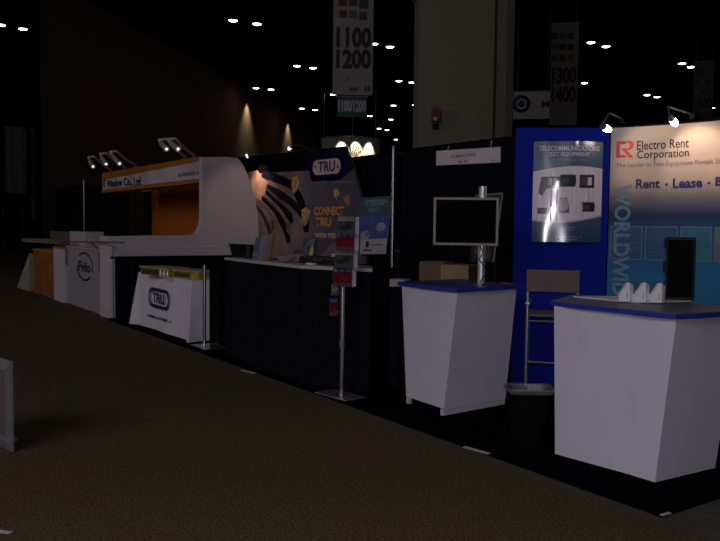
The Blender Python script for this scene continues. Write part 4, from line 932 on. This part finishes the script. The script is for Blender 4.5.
cable([(290, 182), (298, 195), (302, 206), (306, 222), (306, 232)], [7, 10, 12, 12, 8], kb[0], .0045)
cable([(267, 187), (280, 194), (292, 203), (302, 214)], [6, 8, 8, 8], kb[1], .005)
cable([(266, 188), (278, 199), (287, 207), (293, 214)], [2, 2.5, 2.5, 2], kb[3], .0055)
cable([(266, 191), (280, 203), (288, 213), (292, 223)], [6, 9, 10, 8], kb[0], .0047)
cable([(262, 198), (274, 208), (281, 220), (287, 232), (289, 243)], [5, 8, 9, 10, 7], kb[0], .0049)
cable([(268, 200), (279, 211), (286, 222)], [1.5, 2, 1.5], kb[3], .006)
cable([(258, 201), (268, 210), (275, 221), (279, 230)], [3, 3.5, 3, 2], mat('cable_peach', (.22, .14, .12), .4), .0062)
cable([(254, 203), (262, 213), (268, 226), (271, 236)], [3, 5, 6, 5], kb[2], .005)
cable([(256, 196), (266, 202), (276, 212)], [5, 5, 3], skin, .0036)
decal([TQ([(292, 178), (297, 176), (300, 181), (298, 189), (294, 194), (292, 188)])], tp_, 'connector_picture', goldp, t, .0065)
decal([TQ([(302, 210), (306, 207), (310, 210), (310, 217), (306, 226), (302, 224)])], tp_, 'connector_picture', goldp, t, .0065)
decal([TQ([(303, 211), (306, 209), (308, 212), (305, 214)]), TQ([(303.5, 215.5), (306.5, 213.5), (308.5, 216.5), (305.5, 218.5)])], tp_, 'connector_face', pal, t, .007)
decal([TQ([(286, 222), (289, 220), (291, 224), (290, 236), (287, 232)])], tp_, 'connector_picture', mat('rose_print', (.22, .10, .10), .4, var=.5, scale=15), t, .0065)
decal([TQ([(271, 221), (274, 219), (275, 228), (272, 231)])], tp_, 'connector_picture', mat('dark_red_print', (.20, .05, .04), .4), t, .0065)
decal([TQ([(334, 189), (338, 188), (340, 194), (337, 200), (334, 196)])], tp_, 'plug_picture', goldp, t, .0065)
decal([TQ([(343, 197), (349, 194), (351, 199), (349, 208), (345, 201)])], tp_, 'plug_picture', mat('pale_plug_print', (.36, .20, .12), .4, var=.4, scale=20), t, .0065)
decal([TQ([(318, 258), (332, 244), (341, 240), (341, 247), (328, 256), (322, 262)])], tp_, 'light_sweep', mat('mauve_print', (.20, .14, .15), .5), t, .0036)
# small lamps over it
a = tp_(T(262, 156)[0], T(262, 156.3)[1]-.0, -.02)
clip_lamp(a, a+tp_.n*.20+up*.06, a+tp_.n*.32+up*.02, tp_(T(262, 190)[0], T(262, 190)[1]), 'small clip lamp over the left part of the cable backdrop', 11, M_spark, 100, (1, .70, .54), r=.018)
a = tp_(T(310, 150)[0], T(310, 151)[1], -.02)
clip_lamp(a, a+tp_.n*.22+up*.08, a+tp_.n*.36+up*.04, Vector((-11.5, 5.5, 1.75)), 'grey clip lamp above the oval logo on the black header', 6.5, M_spark, 60, (1, .70, .55), r=.028)

# ================================================================== WHITE CLOTHED TABLE
tx0, tx1, ty0, ty1, tz = -10.50, -8.62, 3.50, 4.15, .745
t = thing('folding_table', 'folding table hidden under the white logo tablecloth', 'table', (-9.56, 3.82, .014))
MB().box((-9.56, 3.825, tz-.02), (1.86, .63, .03)).build('tabletop', M_steel, t)
for x in (-10.35, -8.78):
    for y in (3.6, 4.05): MB().tube([(x, y, .016), (x, y, tz-.036)], .016, 8).build('leg', M_steel, t)
# cloth: rectangle on top, flaring to the floor with corner folds
def cloth_ring(k):
    z = tz+.004-(tz-.03)*k; pts = []
    P = [(tx0-.01, ty0-.01), (tx1+.01, ty0-.01), (tx1+.01, ty1+.01), (tx0-.01, ty1+.01)]; N = [(0, -1), (1, 0), (0, 1), (-1, 0)]
    for s_ in range(4):
        a, b_ = Vector(P[s_]), Vector(P[(s_+1) % 4]); L = (b_-a).length; m = max(10, int(L*22))
        for i in range(m):
            u = i/m; e = min(u, 1-u)*L
            corner = max(0, 1-e/.16); o = k*(.012+.10*corner**2*(1 if s_ in (0, 2) else .6))+k*.010*math.sin(u*L*7+s_*2)*(1-corner)
            d = (b_-a).normalized(); sgn = -1 if u < .5 else 1
            p = a+d*(u*L)+Vector(N[s_])*o+d*sgn*k*.07*corner**2
            pts.append(Vector((p.x, p.y, z)))
    return pts
b = MB(); b.loft([cloth_ring(k/10) for k in range(11)], caps=False); b.bm.faces.new([b.bm.verts.new(p) for p in cloth_ring(0)]); bmesh.ops.remove_doubles(b.bm, verts=b.bm.verts, dist=.0005)
cl_ = tag(b.build('tablecloth', M_cloth, None, 50), 'white tablecloth with blue oval logo draped to the floor over the folding table', 'tablecloth')
fp = Plane((tx0, ty0-.025), (tx1, ty0-.025))
def fps(u, v, off=0): return fp(u, v, off+(.745-v)*.018+.006)
b_ = bx(fp, 149, 170, 287, 309.5)
def skew(x, y): return fp.uv(x, y)
cu, cv = fp.uv(159.5, 298.5); au, av = .30, .125
def ovl(a, b_, t_):  # rounded oblong ring
    o = stadium(cu-a, cv-b_, cu+a, cv+b_, 8); i_ = stadium(cu-a+t_, cv-b_+t_, cu+a-t_, cv+b_-t_, 8); n_ = len(o)
    return [[o[k], o[(k+1) % n_], i_[(k+1) % n_], i_[k]] for k in range(n_)]
au = (fp.uv(170, 300)[0]-fp.uv(149.5, 297)[0])/2; av = (fp.uv(159.5, 288.5)[1]-fp.uv(159.5, 309)[1])/2
decal(ovl(au, av, .045), fps, 'logo_ring', M_navy, cl_, .004)
text('TRU', fps, (cu-au*.56, cv-av*.52, cu+au*.56, cv+av*.52), 'lettering', M_navy, cl_, .004, .03)
decal(blocks((cu-.42, cv-av-.135, cu+.44, cv-av-.10), 20, 95), fps, 'small_print', M_inkd, cl_, .004)
# gold boxes on the table
TT = tz+.006
def goldbox(xa, xb, yb, dep, h, lab):
    A, B = Zp(xa, yb[0], TT), Zp(xb, yb[1], TT); d = B-A; n = Vector((-d.y, d.x, 0)).normalized(); n = n if n.dot(CAM-A) < 0 else -n
    t = thing('gold_box', lab, 'box', (A+B)/2)
    MB().prism([A, B, B+n*dep, A+n*dep], up*(h-.02)).build('tray', M_gold, t)
    MB().prism([A-n*.02-d*.02+up*(h-.019), B-n*.02+d*.02+up*(h-.019), B+n*dep+d*.02+up*(h-.019), A+n*dep-d*.02+up*(h-.019)], up*.019).build('lid', mat('pale_gold_lid', (.50, .42, .18), .35, .2, var=.2, scale=8), t)
    s_ = Plane(A.xy, B.xy); L = s_.len
    decal([rect((L*.04, TT+.012, L*.66, TT+h-.035))], s_, 'dark_window', M_darkw, t, .003)
    return t
goldbox(141, 168, (274.2, 277.0), .30, .11, 'shallow gold box with dark window at the left of the white table')
goldbox(173.5, 199, (277.2, 279.6), .28, .10, 'gold box with dark window at the right of the white table')
for k, x in enumerate((163.5, 167, 170.5)):
    p = Zp(x, 277+k*.4, TT)
    t = thing('small_bottle', ('left', 'middle', 'right')[k]+' of three tiny bright bottles between the gold boxes', 'bottle', p, 0, 'tiny bottles on the white table')
    p = p - Vector((0, .035, 0))
    MB().lathe(p, [(.016, 0), (.018, .01), (.018, .055), (.008, .07), (.008, .08)], 12).build('body', mat('silver_bottle', (.65, .63, .65), .25, .4), t, 40); MB().lathe(p, [(.011, .081), (.011, .095)], 10).build('cap', M_white, t)

# ================================================================== WHITE AND ORANGE BOOTH (far left)
WX = -11.50
def SW(x, y): p = Xp(x, y, WX); return (p.y, p.z)
prof = [(3.36, .016), (3.36, 1.205)]
prof += [SW(150, 235.5), SW(183, 235.5)]
c0_, c1_, c2_ = SW(190, 235.3), SW(201.5, 229.5), SW(202.2, 214)
for k in range(1, 9):
    f = k/8; prof.append(((1-f)**2*c0_[0]+2*f*(1-f)*SW(202, 235)[0]+f*f*c2_[0], (1-f)**2*c0_[1]+2*f*(1-f)*SW(202, 235)[1]+f*f*c2_[1]))
prof += [SW(202.2, 157.2), SW(225, 156.8), SW(238, 158.2), SW(242.5, 164), SW(246.5, 172), SW(251, 184), SW(254.5, 196), SW(257.5, 212), SW(258.5, 230)]
prof[1] = (3.36, SW(111.5, 236.5)[1])
prof += [(prof[-1][0], .016)]
lt_ = thing('booth_side_screen', 'white curved side wall of the orange booth, low in front and tall behind', 'booth side', (WX-.06, 4.6, .001))
MB().prism([(WX, y, z) for y, z in prof], (-.12, 0, 0)).build('panel', M_lam2, lt_)
MB().prism([(WX-.121, 3.36, .016), (WX-.40, 3.36, .016), (WX-.40, 3.62, .016), (WX-.121, 3.62, .016)], (0, 0, prof[1][1]-.016)).build('front_post', M_lam2, lt_)
MB().box((WX+.012, 3.40, .55), (.022, .05, 1.06)).build('edge_strip', mat('bright_white_strip', (.72, .69, .72), .4), lt_)
p = SW(190, 247); MB().box((WX+.006, p[0]+.15, p[1]), (.01, .62, .022)).build('grip', mat('pale_grip', (.75, .72, .74), .35), lt_)
# fascia with arm lamps
FY = 4.84
zb1, zt1 = 2.13, 2.45
t = thing('booth_header', 'white and orange booth header with dark company lettering on top', 'header', (-14.2, FY, 2.1))
X0_, X1_ = -16.9, WX-.125
MB().box(((X0_+X1_)/2, FY+.16, (zb1+zt1)/2-.0), (X1_-X0_, .32, .32)).build('beam', M_lam2, t)
MB().prism([(X0_, FY-.006, 2.325), (X1_, FY-.006, 2.40), (X1_, FY-.006, 2.47), (X0_, FY-.006, 2.44)], (0, .005, 0)).build('top_trim', M_orange2, t)
MB().box(((X0_+X1_)/2, FY+.15, zb1-.035), (X1_-X0_, .34, .066)).build('bottom_trim', M_orange2, t)
MB().box(((X0_+X1_)/2, FY+.16, zt1+.012), (X1_-X0_, .34, .022)).build('top_board', M_orange2, t)
MB().box((X0_+.08, FY+.26, 1.04), (.06, .06, 2.04)).build('post', M_black, t)
fs_ = Plane((X0_, FY-.002), (X1_, FY-.002))
wi = mat('dark_blue_letters', (.02, .025, .05), .5)
for s_, xa, xb, ya, yb in (('E', 103.5, 105.5, 180, 187), ('Window', 107, 122.5, 179.5, 187), ('Co.,', 124, 132.5, 177.5, 187), ('Ltd.', 134, 142, 176.5, 187)):
    text(s_, fs_, bx(fs_, xa, xb, ya, yb), 'lettering', wi, t, .006, .03)
decal(blocks(bx(fs_, 178, 200, 172, 175.5), 16, 97), fs_, 'small_print', mat('faint_ink', (.30, .26, .27), .6), t, .006)
for k, (fx, fy, ex, ey, hx, hy) in enumerate(((110, 170.5, 94, 156.5, 93, 166.5), (124, 168, 106, 153, 106, 164), (135, 166, 116, 151, 119.5, 163.5), (184, 158.5, 166, 139, 166.5, 149), (193, 157.5, 175, 138.5, 178, 149))):
    FZ = zt1+.024
    f = Yp(fx, fy, FY+.02); f = Vector((f.x, FY+.05, FZ)); 
    t = thing('arm_lamp', 'arched arm lamp on the orange booth header, '+('leftmost of the left three', 'middle of the left three', 'rightmost of the left three', 'left of the pair', 'right of the pair')[k], 'lamp', f, 0, 'arm lamps on the booth header')
    e = Yp(ex, ey, FY-.55); h = Yp(hx, hy, FY-.68)
    e0 = f+(e-f)*.85
    MB().lathe(f, [(.06, .001), (.05, .02), (.015, .05)], 12).build('foot', M_steel, t)
    top = e+Vector((-.04, -.10, -.02)); hs = h+(top-h)*.62
    MB().tube([f+up*.04, f+(e-f)*.5, e0, e+up*.0, top, top*.6+hs*.4, hs], .022, 8).build('arm', mat('pale_lamp_arm', (.75, .70, .64), .45, .1), t, 60)
    d = (h-top).normalized()
    MB().lathe(hs, [(.02, -.02), (.040, 0), (.044, (h-hs).length*.9), (.048, (h-hs).length)], 14, d).build('head', mat('lamp_grey', (.45, .42, .40), .45), t, 50)
    MB().lathe(h, [(.018, 0), (.018, .012), (.002, .02)], 10, d).build('bulb', M_spark, t)
# orange back panel and dark doorway
t = thing('orange_partition', 'tall plain orange booth panel under the white header', 'panel', (-15.2, 6.0, .001))
xa = Yp(154, 210, 5.95).x
MB().box(((xa-13.0)/2, 6.0, 1.12), (-13.0-xa, .08, 2.2)).build('panel', M_orange, t)
MB().box((xa-.02, 5.975, 1.12), (.035, .12, 2.2)).build('edge_post', M_orange2, t)
t = thing('display_doorway', 'dark display opening with pale lintel left of the orange panel', 'doorway', (xa-.45, 6.1, .001))
xb = Yp(142.5, 210, 6.05).x
MB().box(((xa+xb)/2-.04, 6.1, 1.2), (xa-xb-.06, .04, 1.9)).build('dark_panel', M_dark, t)
MB().box(((xa+xb)/2-.04, 6.08, 2.19), (xa-xb-.06, .10, .07)).build('lintel', mat('pale_lintel', (.35, .31, .27), .6), t)
MB().box((xa-.22, 5.9, .58), (.22, .2, 1.15)).build('pale_block', M_lam2, t)
# gate, pillar and counter along the aisle
gp_ = Plane((-14.06, 3.42), (-11.93, 3.42))
t = thing('grey_gate', 'grey half height gate panel with a round dark logo', 'gate', (-13.0, 3.42, .001))
MB().box((-13.0, 3.44, .505), (2.10, .05, .97)).build('panel', M_gate, t)
MB().box((-13.0, 3.44, 1.003), (2.11, .09, .022)).build('top_cap', mat('pale_cap', (.60, .55, .45), .5), t)
MB().box((-13.0, 3.44, .012), (2.10, .05, .012)).build('bottom_strip', M_orange2, t)
for x in (-14.02, -12.02): MB().box((x, 3.40, .82), (.10, .03, .28)).build('hinge_plate', M_steel, t)
u, v = gp_.uv(85, 266.5); au = (gp_.uv(93, 266)[0]-gp_.uv(77, 266)[0])/2; av = .235
li = mat('logo_dark_ink', (.04, .035, .05), .5)
decal(ringband(u, v, au, av, .035, 26, 1.0*PI, 1.75*PI), gp_, 'logo_arc', li, t, .012); decal(ringband(u, v, au, av, .03, 26, -.1*PI, .75*PI), gp_, 'logo_arc', li, t, .012)
text('Fvio', gp_, (u-au*.78, v-.09, u+au*.72, v+.085), 'lettering', li, t, .012, .03)
A, B = Yp(60, 241.5, 3.30), Yp(124, 242.5, 3.30)
t = thing('barrier_rod', 'thin grey rod running level above the grey gate', 'rod', (-13, 3.3, 1.1))
MB().tube([A, B], .012, 8).build('rod', M_steel, t); MB().tube([B-up*.07, B+up*.07], .010, 8).build('end_pin', M_steel, t)
for x in (-14.02, -12.10): MB().tube([(x, 3.40, 1.02), (x, 3.36, 1.04), (x, 3.30, (A.z+B.z)/2-.005)], .012, 8).build('bracket', M_steel, t)
t = thing('white_pillar', 'short white pillar between the grey gate and the orange counter', 'pillar', (-14.55, 3.6, .001))
MB().box((-14.55, 3.62, .475), (.82, .46, .945)).build('body', M_lam2, t); MB().box((-14.55, 3.62, .963), (.84, .48, .026)).build('top_cap', mat('orange_cap', (.55, .22, .03), .5), t)
t = thing('orange_counter', 'orange slatted counter at the far left end of the booth', 'counter', (-15.9, 3.9, .001))
MB().box((-15.88, 3.92, .43), (1.72, 1.0, .855)).build('body', M_orange2, t)
for k in range(11): MB().box((-16.66+.156*k, 3.41, .43), (.14, .018, .85)).build('slat', M_slat, t)
MB().box((-15.88, 3.92, .872), (1.78, 1.06, .026)).build('top', mat('bright_orange_top', (.60, .24, .05), .4), t)
q_ = [Zp(16.5, 287, .001), Zp(27, 291.3, .001)]
t = thing('splayed_foot', 'pale splayed board leaning against the orange counter at the floor', 'board', q_[0])
x_ = -16.80
MB().loft([[(-18.2, 3.36, .002), (-17.0, 3.36, .002), (-16.86, 3.36, .78), (-16.90, 3.36, .78)], [(-18.2, 3.55, .002), (-17.0, 3.55, .002), (-16.86, 3.55, .78), (-16.90, 3.55, .78)]]).build('board', mat('beige_board', (.40, .36, .26), .6), t)
# blocks behind
def block(xa, xb, yt, yb, Y_, m, lab, dep=.4, z0=.001, name='display_block'):
    A, B = Yp(xa, yt, Y_), Yp(xb, yt, Y_); z = Yp((xa+xb)/2, yt, Y_).z
    t = thing(name, lab, 'block', ((A.x+B.x)/2, Y_, z0))
    MB().box(((A.x+B.x)/2, Y_+dep/2, (z0+z)/2), (B.x-A.x, dep, z-z0), bevel=.006).build('body', m, t)
    MB().box(((A.x+B.x)/2, Y_+dep/2, z+.006), (B.x-A.x, dep, .01)).build('top', m, t)
block(69.5, 85, 232, 248, 4.5, mat('white_block', (.62, .57, .58), .6), 'white display block standing behind the grey gate')
block(50, 68.8, 232, 248, 4.6, mat('dusty_pink_block', (.20, .13, .12), .6), 'dull brown display block behind the orange counter')
block(87, 103, 236, 248, 5.05, mat('olive_block', (.20, .17, .09), .6), 'low olive display block behind the right half of the grey gate')
t = thing('shelf_board', 'pale narrow shelf board on dark posts left of the brown block', 'shelf', Yp(35, 250, 3.9))
A, B = Yp(22, 238.2, 3.9), Yp(49, 239.2, 3.9)
MB().prism([A, B, B+Vector((0, .3, 0)), A+Vector((0, .3, 0))], -up*.09).build('board', mat('dull_board', (.26, .23, .17), .6), t)
for f in (.35, .9): p = A+(B-A)*f; MB().box((p.x, p.y+.12, (p.z-.1)/2), (.14, .1, p.z-.11)).build('post', M_dark, t)

# ================================================================== SILVER FRAMED SIGN (left edge)
p = Zp(11.7, 452.5, .014); vd = ray(-450, 217); vd = Vector((vd.x, vd.y, 0)).normalized()
sp_ = Plane((p+vd*.62).xy, p.xy); L = .62
zt9 = sp_.uv(11, 361.5)[1]
t = thing('framed_sign', 'silver snap framed sign board standing at the left picture edge', 'sign', sp_(L/2, .014))
fr = MB(); w_ = .062
def mitre(q4):  # bevelled frame bar
    fr.loft([[sp_(*q4[0], .0), sp_(*q4[1], .0), sp_(*q4[1], -.014), sp_(*q4[0], -.014)], [sp_(*q4[3], .012), sp_(*q4[2], .012), sp_(*q4[2], -.014), sp_(*q4[3], -.014)]])
z0, z1 = .016, zt9
mitre([(0, z0), (L, z0), (L-w_, z0+w_), (w_, z0+w_)]); mitre([(L, z0), (L, z1), (L-w_, z1-w_), (L-w_, z0+w_)])
mitre([(L, z1), (0, z1), (w_, z1-w_), (L-w_, z1-w_)]); mitre([(0, z1), (0, z0), (w_, z0+w_), (w_, z1-w_)])
fr.build('frame', mat('satin_silver', (.45, .46, .52), .38, .75), t)
MB().prism([sp_(w_, z0+w_, -.004), sp_(L-w_, z0+w_, -.004), sp_(L-w_, z1-w_, -.004), sp_(w_, z1-w_, -.004)], sp_.n*-.012).build('poster_sheet', mat('mauve_sheet', (.16, .11, .13), .5, var=.15, scale=4), t)
for u in (.08, L-.26): MB().prism([sp_(u-.03, .0145, -.016), sp_(u+.03, .0145, -.016), sp_(u+.03, .0145, -.13), sp_(u-.03, .0145, -.13)], up*.02).build('foot', M_steel, t)
